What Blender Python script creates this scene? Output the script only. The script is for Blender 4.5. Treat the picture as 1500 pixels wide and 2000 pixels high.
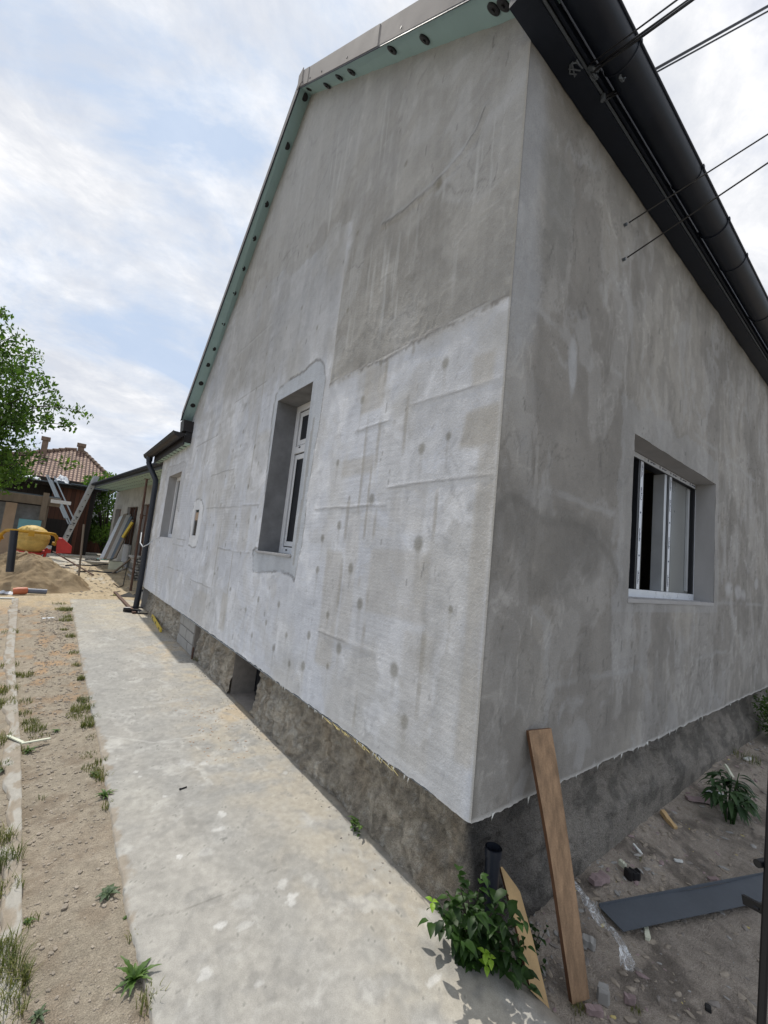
import bpy, bmesh, math, random
import numpy as np
from mathutils import Vector, Matrix, Quaternion
random.seed(7)
R = math.radians
S = bpy.context.scene
COL = S.collection
for o in list(bpy.data.objects): bpy.data.objects.remove(o)

# ------------------------------------------------------------------ camera
CAM = np.array([-1.6106, -1.2422, 1.6])
CR = np.array([[0.78248, -0.148197, -0.604782], [-0.613915, -0.0212695, -0.789085], [0.104077, 0.988729, -0.107623]])
FPX = 816.186
cam = bpy.data.objects.new('camera', bpy.data.cameras.new('camera')); COL.objects.link(cam)
m4 = Matrix.Identity(4)
for i in range(3):
    for j in range(3): m4[i][j] = CR[i, j]
    m4[i][3] = CAM[i]
cam.matrix_world = m4
cam.data.sensor_fit = 'HORIZONTAL'; cam.data.sensor_width = 36.0; cam.data.lens = FPX / 1500 * 36
cam.data.clip_start = 0.02; cam.data.clip_end = 2000
S.camera = cam

# ------------------------------------------------------------------ sun, sky, exposure
SUN = Vector((-0.045, 0.50, 0.87)).normalized()
S.view_settings.view_transform = 'Standard'; S.view_settings.look = 'None'
S.view_settings.exposure = EXPOSURE = 0.43; S.view_settings.gamma = 1.0
sl = bpy.data.lights.new('sun', 'SUN'); sl.energy = 2.6; sl.angle = R(0.8); sl.color = (1.0, 0.95, 0.87)
so = bpy.data.objects.new('sun', sl); COL.objects.link(so)
so.rotation_euler = SUN.to_track_quat('Z', 'Y').to_euler(); so.location = (0, 0, 30)
W = bpy.data.worlds.new('World'); S.world = W; W.use_nodes = True
nt = W.node_tree; nt.nodes.clear()
def nd(tree, typ, **kw):
    n = tree.nodes.new(typ)
    for k, v in kw.items():
        if k.startswith('i_'):
            n.inputs[k[2:].replace('_', ' ')].default_value = v
        else: setattr(n, k, v)
    return n
def lk(tree, a, b): tree.links.new(a, b)
out = nd(nt, 'ShaderNodeOutputWorld'); bg = nd(nt, 'ShaderNodeBackground'); bg.inputs['Strength'].default_value = 0.12
sky = nd(nt, 'ShaderNodeTexSky', sky_type='NISHITA', sun_disc=False)
sky.sun_elevation = math.asin(SUN.z); sky.sun_rotation = math.atan2(SUN.x, SUN.y)
sky.air_density = 1.0; sky.dust_density = 1.2; sky.ozone_density = 1.2
tc = nd(nt, 'ShaderNodeTexCoord'); sp = nd(nt, 'ShaderNodeSeparateXYZ'); lk(nt, tc.outputs['Generated'], sp.inputs[0])
zz = nd(nt, 'ShaderNodeMath', operation='MAXIMUM'); lk(nt, sp.outputs['Z'], zz.inputs[0]); zz.inputs[1].default_value = 0.0
za = nd(nt, 'ShaderNodeMath', operation='ADD'); lk(nt, zz.outputs[0], za.inputs[0]); za.inputs[1].default_value = 0.36
cb = nd(nt, 'ShaderNodeCombineXYZ'); lk(nt, za.outputs[0], cb.inputs[0]); lk(nt, za.outputs[0], cb.inputs[1]); cb.inputs[2].default_value = 1
dv = nd(nt, 'ShaderNodeVectorMath', operation='DIVIDE'); lk(nt, tc.outputs['Generated'], dv.inputs[0]); lk(nt, cb.outputs[0], dv.inputs[1])
mp = nd(nt, 'ShaderNodeMapping'); lk(nt, dv.outputs[0], mp.inputs[0]); mp.inputs['Location'].default_value = (3.7, 1.35, 0); mp.inputs['Rotation'].default_value = (0, 0, R(25)); mp.inputs['Scale'].default_value = (1.0, 1.2, 0.5)
def noise(tree, vec, scale, detail=6, rough=0.55, dist=0.0):
    n = nd(tree, 'ShaderNodeTexNoise'); n.inputs['Scale'].default_value = scale; n.inputs['Detail'].default_value = detail
    n.inputs['Roughness'].default_value = rough; n.inputs['Distortion'].default_value = dist
    if vec is not None: lk(tree, vec, n.inputs['Vector'])
    return n.outputs['Fac']
def ramp(tree, fac, stops):
    n = nd(tree, 'ShaderNodeValToRGB'); e = n.color_ramp.elements
    while len(e) < len(stops): e.new(0.5)
    for i, (p, c) in enumerate(stops):
        e[i].position = p; e[i].color = (c[0], c[1], c[2], 1) if hasattr(c, '__len__') else (c, c, c, 1)
    lk(tree, fac, n.inputs[0]); return n.outputs['Color']
def mixc(tree, fac, a, b, blend='MIX'):
    n = nd(tree, 'ShaderNodeMix', data_type='RGBA', blend_type=blend)
    for sock, v in ((n.inputs[0], fac), (n.inputs[6], a), (n.inputs[7], b)):
        if hasattr(v, 'is_output'): lk(tree, v, sock)
        elif hasattr(v, '__len__'): sock.default_value = (v[0], v[1], v[2], 1)
        else: sock.default_value = v
    return n.outputs[2]
n1 = noise(nt, mp.outputs[0], 2.0, 10, 0.60, 0.35)
n2 = noise(nt, mp.outputs[0], 4.2, 11, 0.64, 0.25)
cover = ramp(nt, n1, [(0.38, 0.15), (0.47, 0.72), (0.55, 1.0)])
tone = ramp(nt, n2, [(0.36, (4.4, 4.62, 5.1)), (0.50, (5.3, 5.42, 5.7)), (0.62, (6.5, 6.5, 6.6))])
lowb = nd(nt, 'ShaderNodeMapRange'); lk(nt, sp.outputs['Z'], lowb.inputs[0])
lowb.inputs[1].default_value = 0.04; lowb.inputs[2].default_value = 0.24; lowb.inputs[3].default_value = 0.45; lowb.inputs[4].default_value = 1.0
cv2 = nd(nt, 'ShaderNodeMath', operation='MULTIPLY'); lk(nt, cover, cv2.inputs[0]); lk(nt, lowb.outputs[0], cv2.inputs[1])
skyb = mixc(nt, 1.0, sky.outputs[0], (1.0, 1.02, 1.05), 'MULTIPLY')
mn = nd(nt, 'ShaderNodeVectorMath', operation='MINIMUM'); lk(nt, skyb, mn.inputs[0]); mn.inputs[1].default_value = (3.4, 4.2, 5.5)
skyc = mixc(nt, cv2.outputs[0], mn.outputs[0], tone)
lk(nt, skyc, bg.inputs['Color']); lk(nt, bg.outputs[0], out.inputs[0])

# ------------------------------------------------------------------ survey helpers (measured points on real planes)
def ray(px, py):
    v = CR @ np.array([px - 750.0, -(py - 1000.0), -FPX]); return v / np.linalg.norm(v)
def proj(P):
    v = CR.T @ (np.array(P) - CAM); return 750 + FPX * v[0] / -v[2], 1000 - FPX * v[1] / -v[2]
def onP(px, py, n, p0):
    n = np.array(n, float); r = ray(px, py); t = (n @ (np.array(p0, float) - CAM)) / (n @ r); return Vector(CAM + t * r)
def onX(px, py, x=0.0): return onP(px, py, (1, 0, 0), (x, 0, 0))
def onY(px, py, y=0.0): return onP(px, py, (0, 1, 0), (0, y, 0))
def onZ(px, py, z=0.0): return onP(px, py, (0, 0, 1), (0, 0, z))
FW = Vector((0.609, 0.793, 0))
def above(px, py, base): return onP(px, py, FW, base)         # point standing over a ground point

# ------------------------------------------------------------------ object helpers
def props(o, label=None, cat=None, group=None, kind=None):
    if label: o['label'] = label
    if cat: o['category'] = cat
    if group: o['group'] = group
    if kind: o['kind'] = kind
    return o
def wloc(o):
    v = Vector((0, 0, 0))
    while o is not None: v += o.location; o = o.parent
    return v
def thing(name, loc, label, cat, group=None):
    o = bpy.data.objects.new(name, None); o.empty_display_size = 0.1; COL.objects.link(o); o.location = loc
    return props(o, label, cat, group)
class MB:
    def __init__(s): s.v = []; s.f = []; s.m = []; s.mi = 0
    def add(s, vs, fs):
        b = len(s.v); s.v += [tuple(v) for v in vs]
        for f in fs: s.f.append(tuple(b + i for i in f)); s.m.append(s.mi)
        return s
    def hexa(s, p):  # p: 4 bottom, 4 top
        return s.add(p, [(3, 2, 1, 0), (4, 5, 6, 7), (0, 1, 5, 4), (1, 2, 6, 5), (2, 3, 7, 6), (3, 0, 4, 7)])
    def box(s, a, b, M=None):
        x0, y0, z0 = a; x1, y1, z1 = b
        p = [Vector(q) for q in ((x0, y0, z0), (x1, y0, z0), (x1, y1, z0), (x0, y1, z0), (x0, y0, z1), (x1, y0, z1), (x1, y1, z1), (x0, y1, z1))]
        if M is not None: p = [M @ q for q in p]
        return s.hexa(p)
    def beam(s, a, b, w, t, up=(0, 0, 1), w2=None):  # box along a->b, width w, thickness t (t along 'up' side)
        a = Vector(a); b = Vector(b); d = (b - a).normalized(); u = Vector(up); sx = d.cross(u).normalized(); u = sx.cross(d)
        w2 = w if w2 is None else w2
        q = []
        for P, ww in ((a, w), (b, w2)):
            q.append([P - sx * ww / 2 - u * t / 2, P + sx * ww / 2 - u * t / 2, P + sx * ww / 2 + u * t / 2, P - sx * ww / 2 + u * t / 2])
        return s.add(q[0] + q[1], [(3, 2, 1, 0), (4, 5, 6, 7), (0, 1, 5, 4), (1, 2, 6, 5), (2, 3, 7, 6), (3, 0, 4, 7)])
    def tube(s, pts, r, n=10, cap=True, hollow=False):
        pts = [Vector(p) for p in pts]; k = len(pts); rs = r if hasattr(r, '__len__') else [r] * k
        ref = None; b = len(s.v)
        for i, p in enumerate(pts):
            d = (pts[min(i + 1, k - 1)] - pts[max(i - 1, 0)]).normalized()
            if ref is None:
                ref = Vector((0, 0, 1)) if abs(d.z) < 0.9 else Vector((1, 0, 0))
            sx = d.cross(ref).normalized(); sy = sx.cross(d).normalized(); ref = sy if abs(d.dot(sy)) < .9 else ref
            for j in range(n):
                a = 2 * math.pi * j / n; s.v.append(tuple(p + sx * rs[i] * math.cos(a) + sy * rs[i] * math.sin(a)))
        for i in range(k - 1):
            for j in range(n):
                s.f.append((b + i * n + j, b + i * n + (j + 1) % n, b + (i + 1) * n + (j + 1) % n, b + (i + 1) * n + j)); s.m.append(s.mi)
        if cap:
            s.f.append(tuple(b + j for j in range(n))[::-1]); s.m.append(s.mi)
            s.f.append(tuple(b + (k - 1) * n + j for j in range(n))); s.m.append(s.mi)
        return s
    def prism(s, poly, ext):
        n = len(poly); ext = Vector(ext); p = [Vector(q) for q in poly]
        return s.add(p + [q + ext for q in p], [tuple(range(n))[::-1], tuple(range(n, 2 * n))] + [(i, (i + 1) % n, n + (i + 1) % n, n + i) for i in range(n)])
    def lathe(s, prof, M, n=28):
        b = len(s.v)
        for (r, z) in prof:
            for j in range(n):
                a = 2 * math.pi * j / n; s.v.append(tuple(M @ Vector((r * math.cos(a), r * math.sin(a), z))))
        for i in range(len(prof) - 1):
            for j in range(n):
                s.f.append((b + i * n + j, b + i * n + (j + 1) % n, b + (i + 1) * n + (j + 1) % n, b + (i + 1) * n + j)); s.m.append(s.mi)
        return s
    def rock(s, c, r, seed=0, sq=(1, 1, 1)):
        rg = random.Random(seed); vs = []
        base = [(0, 0, 1), (0.894, 0, .447), (.276, .851, .447), (-.724, .526, .447), (-.724, -.526, .447), (.276, -.851, .447), (.724, .526, -.447), (-.276, .851, -.447), (-.894, 0, -.447), (-.276, -.851, -.447), (.724, -.526, -.447), (0, 0, -1)]
        a = rg.random() * 6.28; ca, sa = math.cos(a), math.sin(a)
        for x, y, z in base:
            k = r * rg.uniform(.65, 1.15); x, y, z = x * sq[0] * k, y * sq[1] * k, z * sq[2] * k
            vs.append((c[0] + x * ca - y * sa, c[1] + x * sa + y * ca, c[2] + z))
        return s.add(vs, [(0, 1, 2), (0, 2, 3), (0, 3, 4), (0, 4, 5), (0, 5, 1), (1, 6, 2), (2, 7, 3), (3, 8, 4), (4, 9, 5), (5, 10, 1), (1, 10, 6), (2, 6, 7), (3, 7, 8), (4, 8, 9), (5, 9, 10), (6, 11, 7), (7, 11, 8), (8, 11, 9), (9, 11, 10), (10, 11, 6)])
    def build(s, name, mats, parent=None, smooth=False, bevel=0.0, label=None, cat=None, group=None, kind=None):
        me = bpy.data.meshes.new(name); off = wloc(parent) if parent is not None else Vector((0, 0, 0)); loc = Vector((0, 0, 0))
        if parent is None and s.v and kind is None:
            A = np.array(s.v); loc = Vector(((A[:, 0].min() + A[:, 0].max()) / 2, (A[:, 1].min() + A[:, 1].max()) / 2, A[:, 2].min())); off = loc
        me.from_pydata([tuple(Vector(v) - off) for v in s.v], [], s.f); me.validate()
        for m in (mats if isinstance(mats, (list, tuple)) else [mats]): me.materials.append(m)
        if len(me.polygons) == len(s.m): me.polygons.foreach_set('material_index', s.m)
        if smooth: me.polygons.foreach_set('use_smooth', [True] * len(me.polygons))
        o = bpy.data.objects.new(name, me); COL.objects.link(o)
        if parent is not None: o.parent = parent
        else: o.location = loc
        if bevel > 0:
            b = o.modifiers.new('bevel', 'BEVEL'); b.width = bevel; b.segments = 2; b.limit_method = 'ANGLE'; b.angle_limit = R(40)
        if smooth and bevel == 0:
            pass
        return props(o, label, cat, group, kind)
def autosmooth(o, ang=40):
    me = o.data; me.polygons.foreach_set('use_smooth', [True] * len(me.polygons))
    try: me.set_sharp_from_angle(angle=R(ang))
    except Exception: pass
    return o

# ------------------------------------------------------------------ materials
def mat(name, col, rough=0.8, metal=0.0, var=0.15, scale=6.0, bump=0.3, bscale=40.0, bdist=0.01, stretch=(1, 1, 1), col2=None, attr=False, alpha=1.0, trans=0.0, spec=0.4, detail=6, fine=0.0):
    m = bpy.data.materials.new(name); m.use_nodes = True; t = m.node_tree; bs = t.nodes['Principled BSDF']
    bs.inputs['Roughness'].default_value = rough; bs.inputs['Metallic'].default_value = metal
    bs.inputs['Specular IOR Level'].default_value = spec
    tcn = nd(t, 'ShaderNodeTexCoord'); mpn = nd(t, 'ShaderNodeMapping'); lk(t, tcn.outputs['Object'], mpn.inputs[0]); mpn.inputs['Scale'].default_value = stretch
    nz = noise(t, mpn.outputs[0], scale, detail, 0.6)
    if attr:
        at = nd(t, 'ShaderNodeAttribute', attribute_name='col'); base = at.outputs['Color']
    else: base = col
    dark = ramp(t, nz, [(0.25, 1 - var), (0.75, 1 + var)])
    if col2 is not None:
        base = mixc(t, ramp(t, nz, [(0.4, 0.0), (0.62, 1.0)]), col, col2)
        nz2 = noise(t, mpn.outputs[0], scale * 3.3, detail, 0.6); dark = ramp(t, nz2, [(0.25, 1 - var), (0.75, 1 + var)])
    c = mixc(t, 1.0, base, dark, 'MULTIPLY')
    if fine > 0:
        nf = noise(t, tcn.outputs['Object'], bscale * 2.5, 3, 0.7)
        c = mixc(t, 1.0, c, ramp(t, nf, [(0.3, 1 - fine), (0.7, 1 + fine)]), 'MULTIPLY')
    lk(t, c, bs.inputs['Base Color'])
    rr = ramp(t, nz, [(0.2, max(0, rough - 0.08)), (0.8, min(1, rough + 0.08))]); lk(t, rr, bs.inputs['Roughness'])
    if bump > 0:
        bz = noise(t, mpn.outputs[0], bscale, 5, 0.65); bn = nd(t, 'ShaderNodeBump'); bn.inputs['Strength'].default_value = bump; bn.inputs['Distance'].default_value = bdist
        lk(t, bz, bn.inputs['Height']); lk(t, bn.outputs[0], bs.inputs['Normal'])
    if alpha < 1: bs.inputs['Alpha'].default_value = alpha
    if trans > 0: bs.inputs['Transmission Weight'].default_value = trans
    m['node_bsdf'] = 1
    return m
def leafmat(name, c1, c2, sc=3.0, transl=0.45):
    m = bpy.data.materials.new(name); m.use_nodes = True; t = m.node_tree; t.nodes.clear()
    o = nd(t, 'ShaderNodeOutputMaterial'); tcn = nd(t, 'ShaderNodeTexCoord'); g = nd(t, 'ShaderNodeNewGeometry')
    nz = noise(t, tcn.outputs['Object'], sc, 4, 0.6)
    mx = nd(t, 'ShaderNodeMath', operation='ADD'); lk(t, nz, mx.inputs[0]); rp = nd(t, 'ShaderNodeMath', operation='MULTIPLY'); lk(t, g.outputs['Random Per Island'], rp.inputs[0]); rp.inputs[1].default_value = 0.5; lk(t, rp.outputs[0], mx.inputs[1])
    c = ramp(t, mx.outputs[0], [(0.4, c1), (1.0, c2)])
    d = nd(t, 'ShaderNodeBsdfPrincipled'); d.inputs['Roughness'].default_value = 0.5; d.inputs['Specular IOR Level'].default_value = 0.3; lk(t, c, d.inputs['Base Color'])
    tr = nd(t, 'ShaderNodeBsdfTranslucent'); lk(t, mixc(t, 1.0, c, (1.3, 1.5, 0.7), 'MULTIPLY'), tr.inputs['Color'])
    ms = nd(t, 'ShaderNodeMixShader'); ms.inputs[0].default_value = transl; lk(t, d.outputs[0], ms.inputs[1]); lk(t, tr.outputs[0], ms.inputs[2]); lk(t, ms.outputs[0], o.inputs[0])
    return m
M = dict(
 plaster=mat('plaster', None, 0.92, var=0.07, scale=14, bump=0.6, bscale=70, bdist=0.007, attr=True, fine=0.11, spec=0.2),
 plaster_plain=mat('plaster_plain', (0.37, 0.37, 0.375), 0.92, var=0.14, scale=4, bump=0.3, bscale=50, bdist=0.004, stretch=(1, 1, .4), spec=0.2, fine=0.04),
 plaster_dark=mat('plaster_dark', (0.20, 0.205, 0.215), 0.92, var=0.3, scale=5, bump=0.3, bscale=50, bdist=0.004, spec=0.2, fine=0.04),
 stone=mat('stone', None, 0.95, var=0.22, scale=30, bump=1.0, bscale=75, bdist=0.03, attr=True, fine=0.42, spec=0.2),
 concrete=mat('concrete', None, 0.88, var=0.09, scale=24, bump=0.4, bscale=110, bdist=0.004, attr=True, fine=0.13, spec=0.3),
 soil=mat('soil', None, 0.97, var=0.22, scale=26, bump=1.0, bscale=95, bdist=0.015, attr=True, fine=0.34, spec=0.15),
 block=mat('block', (0.33, 0.325, 0.31), 0.9, var=0.12, scale=10, bump=0.4, bscale=80, bdist=0.004),
 mortar=mat('mortar', (0.24, 0.22, 0.2), 0.95, var=0.2, scale=14, bump=0.6),
 eps=mat('green_board', (0.31, 0.45, 0.465), 0.75, var=0.07, scale=5, bump=0.1, bscale=80, bdist=0.002),
 eps_pale=mat('pale_green_board', (0.42, 0.56, 0.48), 0.7, var=0.07, scale=5, bump=0.1, bscale=80, bdist=0.002),
 flash=mat('flashing', (0.25, 0.235, 0.23), 0.75, metal=0.0, var=0.06, scale=3, bump=0.05, spec=0.2),
 black=mat('black_metal', (0.010, 0.014, 0.024), 0.45, var=0.25, scale=6, bump=0.05, bscale=30, spec=0.3),
 brownmetal=mat('dark_brown_metal', (0.016, 0.014, 0.015), 0.5, var=0.2, scale=6, bump=0.05),
 blackp=mat('black_plastic', (0.012, 0.012, 0.014), 0.38, var=0.2, scale=8, bump=0.03),
 pipeb=mat('dark_pipe', (0.018, 0.022, 0.032), 0.4, var=0.2, scale=5, bump=0.03),
 greymetal=mat('grey_metal', (0.09, 0.105, 0.125), 0.5, metal=0.0, var=0.12, scale=5, bump=0.08, bscale=25, fine=0.05),
 upvc=mat('white_pvc', (0.70, 0.72, 0.75), 0.35, var=0.03, scale=4, bump=0.0),
 gasket=mat('gasket', (0.015, 0.017, 0.022), 0.5, var=0.1, bump=0.0),
 film=mat('protective_film', (0.62, 0.66, 0.72), 0.3, var=0.08, scale=8, bump=0.2, bscale=20),
 ink=mat('film_print', (0.03, 0.05, 0.12), 0.6, var=0.05, bump=0),
 glass=mat('window_glass', (0.055, 0.06, 0.065), 0.12, var=0.35, scale=3, bump=0.0, spec=0.9),
 glass_grey=mat('blinded_glass', (0.19, 0.20, 0.20), 0.3, var=0.18, scale=2.5, bump=0.0, spec=0.6),
 room=mat('room_wall', (0.10, 0.09, 0.07), 0.95, var=0.2, bump=0.1),
 roomy=mat('room_ceiling', (0.75, 0.66, 0.36), 0.95, var=0.1, bump=0.1),
 wood=mat('weathered_wood', (0.21, 0.175, 0.14), 0.85, var=0.25, scale=6, bump=0.5, bscale=30, bdist=0.004, stretch=(1, 1, .2)),
 wooda=mat('oak_board', (0.29, 0.19, 0.115), 0.75, var=0.42, scale=34, bump=0.4, bscale=60, bdist=0.003, stretch=(1, 1, .06), fine=0.12),
 woodb=mat('pale_board', (0.52, 0.36, 0.18), 0.7, var=0.18, scale=14, bump=0.25, bscale=60, bdist=0.002, stretch=(1, 1, .08), fine=0.06),
 woodend=mat('wood_edge', (0.15, 0.075, 0.04), 0.8, var=0.2, scale=30, bump=0.2),
 rust=mat('rusty_steel', (0.10, 0.055, 0.04), 0.75, var=0.35, scale=14, bump=0.3, bscale=60, bdist=0.002),
 steel=mat('galvanised', (0.12, 0.145, 0.17), 0.85, metal=0.0, var=0.12, scale=10, bump=0.05, spec=.15),
 alu=mat('aluminium', (0.50, 0.53, 0.56), 0.42, metal=0.4, var=0.08, scale=8, bump=0.05),
 yellow=mat('yellow_paint', (0.60, 0.42, 0.13), 0.6, var=0.32, scale=7, bump=0.15, bscale=30, col2=None, fine=0.06, spec=.3),
 yellowd=mat('yolk_paint', (0.50, 0.27, 0.02), 0.45, var=0.2, scale=7, bump=0.1),
 red=mat('red_paint', (0.52, 0.045, 0.04), 0.45, var=0.16, scale=6, bump=0.08),
 levely=mat('level_yellow', (0.62, 0.46, 0.06), 0.45, var=0.12, scale=14, bump=0.05),
 orange=mat('orange_pvc', (0.50, 0.15, 0.075), 0.5, var=0.15, scale=10, bump=0.05),
 greypvc=mat('grey_pvc', (0.13, 0.15, 0.20), 0.42, var=0.12, scale=10, bump=0.05),
 rubber=mat('rubber', (0.02, 0.02, 0.02), 0.8, var=0.2, bump=0.1),
 sand=mat('sand', None, 0.98, var=0.14, scale=12, bump=0.9, bscale=50, bdist=0.03, attr=True, fine=0.15, spec=0.1),
 white=mat('white_foam', (0.68, 0.70, 0.68), 0.8, var=0.1, scale=12, bump=0.2),
 cream=mat('cream_foam', (0.60, 0.62, 0.50), 0.8, var=0.1, scale=12, bump=0.2),
 bag=mat('white_bag', (0.55, 0.58, 0.62), 0.6, var=0.15, scale=9, bump=0.4, bscale=12, bdist=0.02),
 teal=mat('teal_board', (0.16, 0.42, 0.42), 0.7, var=0.1, scale=6, bump=0.1),
 cyan=mat('cyan_board', (0.16, 0.38, 0.45), 0.7, var=0.1, scale=6, bump=0.1),
 tanb=mat('tan_board', (0.36, 0.27, 0.20), 0.85, var=0.1, scale=6, bump=0.1),
 planks=None, brick=mat('chimney_brick', (0.17, 0.12, 0.09), 0.9, var=0.35, scale=6, bump=0.4, bscale=12),
 maroon=mat('maroon_render', (0.20, 0.05, 0.05), 0.8, var=0.15, scale=4),
 door=mat('brown_door', (0.13, 0.065, 0.045), 0.5, var=0.2, scale=8, bump=0.1),
 pink=mat('pinkish_foam', (0.30, 0.23, 0.23), 0.95, var=0.25, scale=12, bump=0.7, bscale=40, bdist=0.01),
 grit=mat('grit', (0.31, 0.27, 0.22), 0.9, var=0.4, scale=9, bump=0.3),
 bark=mat('bark', (0.06, 0.05, 0.04), 0.9, var=0.3, scale=10, bump=0.5),
 leaf=leafmat('tree_leaf', (0.02, 0.05, 0.010), (0.11, 0.19, 0.03), 1.4, 0.4),
 leafd=leafmat('dark_leaf', (0.012, 0.04, 0.012), (0.045, 0.10, 0.025), 2.0, 0.3),
 bush=leafmat('bush_leaf', (0.006, 0.020, 0.005), (0.034, 0.078, 0.014), 11.0, 0.22),  # leaf tones darkened to carry the shade at the house corner
 bushy=leafmat('young_leaf', (0.16, 0.30, 0.03), (0.26, 0.40, 0.05), 9.0, 0.3),
 peony=leafmat('long_leaf', (0.02, 0.05, 0.02), (0.05, 0.10, 0.035), 9.0, 0.2),
 weed=leafmat('weed_leaf', (0.04, 0.09, 0.02), (0.09, 0.16, 0.03), 9.0, 0.2),
 weedb=leafmat('bluish_weed_leaf', (0.05, 0.085, 0.05), (0.09, 0.13, 0.06), 9.0, 0.2),
 grass=leafmat('grass_blade', (0.055, 0.09, 0.02), (0.22, 0.21, 0.08), 4.0, 0.25),
 straw=mat('straw', (0.50, 0.42, 0.18), 0.8, var=0.1, bump=0),
 flower=mat('yellow_petal', (0.75, 0.55, 0.02), 0.7, var=0.1, bump=0),
)
def clearfilm(name, rough=0.25, a=0.28, c=(0.8, 0.83, 0.85)):
    m = bpy.data.materials.new(name); m.use_nodes = True; t = m.node_tree; bs = t.nodes['Principled BSDF']
    bs.inputs['Base Color'].default_value = (*c, 1); bs.inputs['Roughness'].default_value = rough
    tcn = nd(t, 'ShaderNodeTexCoord'); nz = noise(t, tcn.outputs['Object'], 22, 5, 0.6, 2.0)
    lk(t, ramp(t, nz, [(0.40, a * 0.4), (0.52, a), (0.62, min(1, a * 2.6))]), bs.inputs['Alpha'])
    bn = nd(t, 'ShaderNodeBump'); bn.inputs['Strength'].default_value = 0.8; bn.inputs['Distance'].default_value = 0.01; lk(t, nz, bn.inputs['Height']); lk(t, bn.outputs[0], bs.inputs['Normal'])
    return m
M['clear'] = clearfilm('clear_plastic', a=0.42)
def plankmat(name, ca, cbk, width, axis=0):
    m = mat(name, ca, 0.85, var=0.3, scale=5, bump=0.4, bscale=20, stretch=(1, 1, .15)); t = m.node_tree; bs = t.nodes['Principled BSDF']
    tcn = nd(t, 'ShaderNodeTexCoord'); sx = nd(t, 'ShaderNodeSeparateXYZ'); lk(t, tcn.outputs['Object'], sx.inputs[0])
    md = nd(t, 'ShaderNodeMath', operation='FRACT'); dvn = nd(t, 'ShaderNodeMath', operation='DIVIDE'); lk(t, sx.outputs[axis], dvn.inputs[0]); dvn.inputs[1].default_value = width; lk(t, dvn.outputs[0], md.inputs[0])
    gap = nd(t, 'ShaderNodeMath', operation='LESS_THAN'); lk(t, md.outputs[0], gap.inputs[0]); gap.inputs[1].default_value = 0.08
    fl = nd(t, 'ShaderNodeMath', operation='FLOOR'); lk(t, dvn.outputs[0], fl.inputs[0]); wn = nd(t, 'ShaderNodeTexWhiteNoise', noise_dimensions='1D'); lk(t, fl.outputs[0], wn.inputs['W'])
    old = bs.inputs['Base Color'].links[0].from_socket
    c = mixc(t, 1.0, old, ramp(t, wn.outputs['Value'], [(0, .6), (1, 1.3)]), 'MULTIPLY'); c = mixc(t, gap.outputs[0], c, cbk); lk(t, c, bs.inputs['Base Color'])
    return m
M['planks'] = plankmat('red_brown_planks', (0.085, 0.034, 0.02), (0.008, 0.006, 0.005), 0.16)
M['planksd'] = plankmat('dark_planks', (0.018, 0.014, 0.012), (0.004, 0.004, 0.004), 0.2)
def tilemat():
    m = bpy.data.materials.new('clay_tiles'); m.use_nodes = True; t = m.node_tree; bs = t.nodes['Principled BSDF']; bs.inputs['Roughness'].default_value = 0.85
    uv = nd(t, 'ShaderNodeUVMap'); br = nd(t, 'ShaderNodeTexBrick'); lk(t, uv.outputs[0], br.inputs['Vector'])
    br.offset = 0.0; br.inputs['Scale'].default_value = 1; br.inputs['Brick Width'].default_value = 0.22; br.inputs['Row Height'].default_value = 0.30; br.inputs['Mortar Size'].default_value = 0.05; br.inputs['Mortar Smooth'].default_value = .3; br.inputs['Bias'].default_value = 0.1
    br.inputs['Color1'].default_value = (0.50, 0.36, 0.27, 1); br.inputs['Color2'].default_value = (0.33, 0.22, 0.165, 1); br.inputs['Mortar'].default_value = (0.07, 0.035, 0.03, 1)
    nz = noise(t, uv.outputs[0], 0.9, 6, 0.6); c = mixc(t, 1.0, br.outputs['Color'], ramp(t, nz, [(0.3, 0.7), (0.7, 1.15)]), 'MULTIPLY'); lk(t, c, bs.inputs['Base Color'])
    bn = nd(t, 'ShaderNodeBump'); bn.invert = True; bn.inputs['Distance'].default_value = 0.06; bn.inputs['Strength'].default_value = 0.8; lk(t, br.outputs['Fac'], bn.inputs['Height']); lk(t, bn.outputs[0], bs.inputs['Normal'])
    return m
M['tiles'] = tilemat()

# ------------------------------------------------------------------ numpy fields
_T = np.random.RandomState(3).rand(512, 512)
def vn(u, v, s=0):
    u = u + s * 17.31; v = v + s * 7.77
    iu = np.floor(u).astype(int); iv = np.floor(v).astype(int); fu = u - iu; fv = v - iv; fu = fu * fu * (3 - 2 * fu); fv = fv * fv * (3 - 2 * fv)
    a = _T[iu % 512, iv % 512]; b = _T[(iu + 1) % 512, iv % 512]; c = _T[iu % 512, (iv + 1) % 512]; d = _T[(iu + 1) % 512, (iv + 1) % 512]
    return (a * (1 - fu) + b * fu) * (1 - fv) + (c * (1 - fu) + d * fu) * fv
def fbm(u, v, s=0, o=5, g=0.5):
    r = 0; a = 1; t = 0
    for i in range(o): r = r + a * vn(u * 2 ** i, v * 2 ** i, s + i); t += a; a *= g
    return r / t
def warp(u, v, s=0, o=5, w=1.2):
    p = fbm(u * .8 + 3, v * .8 + 9, s + 31, 4) - .5; q = fbm(u * .8 + 13, v * .8 + 4, s + 47, 4) - .5
    return fbm(u + w * 3 * p, v + w * 3 * q, s, o, .55)
def layers(u, v, s, ths=(.42, .50, .57, .64), o=6, w=1.1, soft=.012):    # stacked crisp-edged trowel passes, about 0..1
    f = warp(u, v, s, o, w); r = 0
    for t in ths: r = r + sm(f, t - soft, t + soft)
    return r / len(ths)
def crease(u, v, s, width):      # thin meandering lines; wall colours use them as painted crease shading
    return 1 - sm(np.abs(warp(u, v, s, 4, 1.6) - .5), 0, width)
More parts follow.
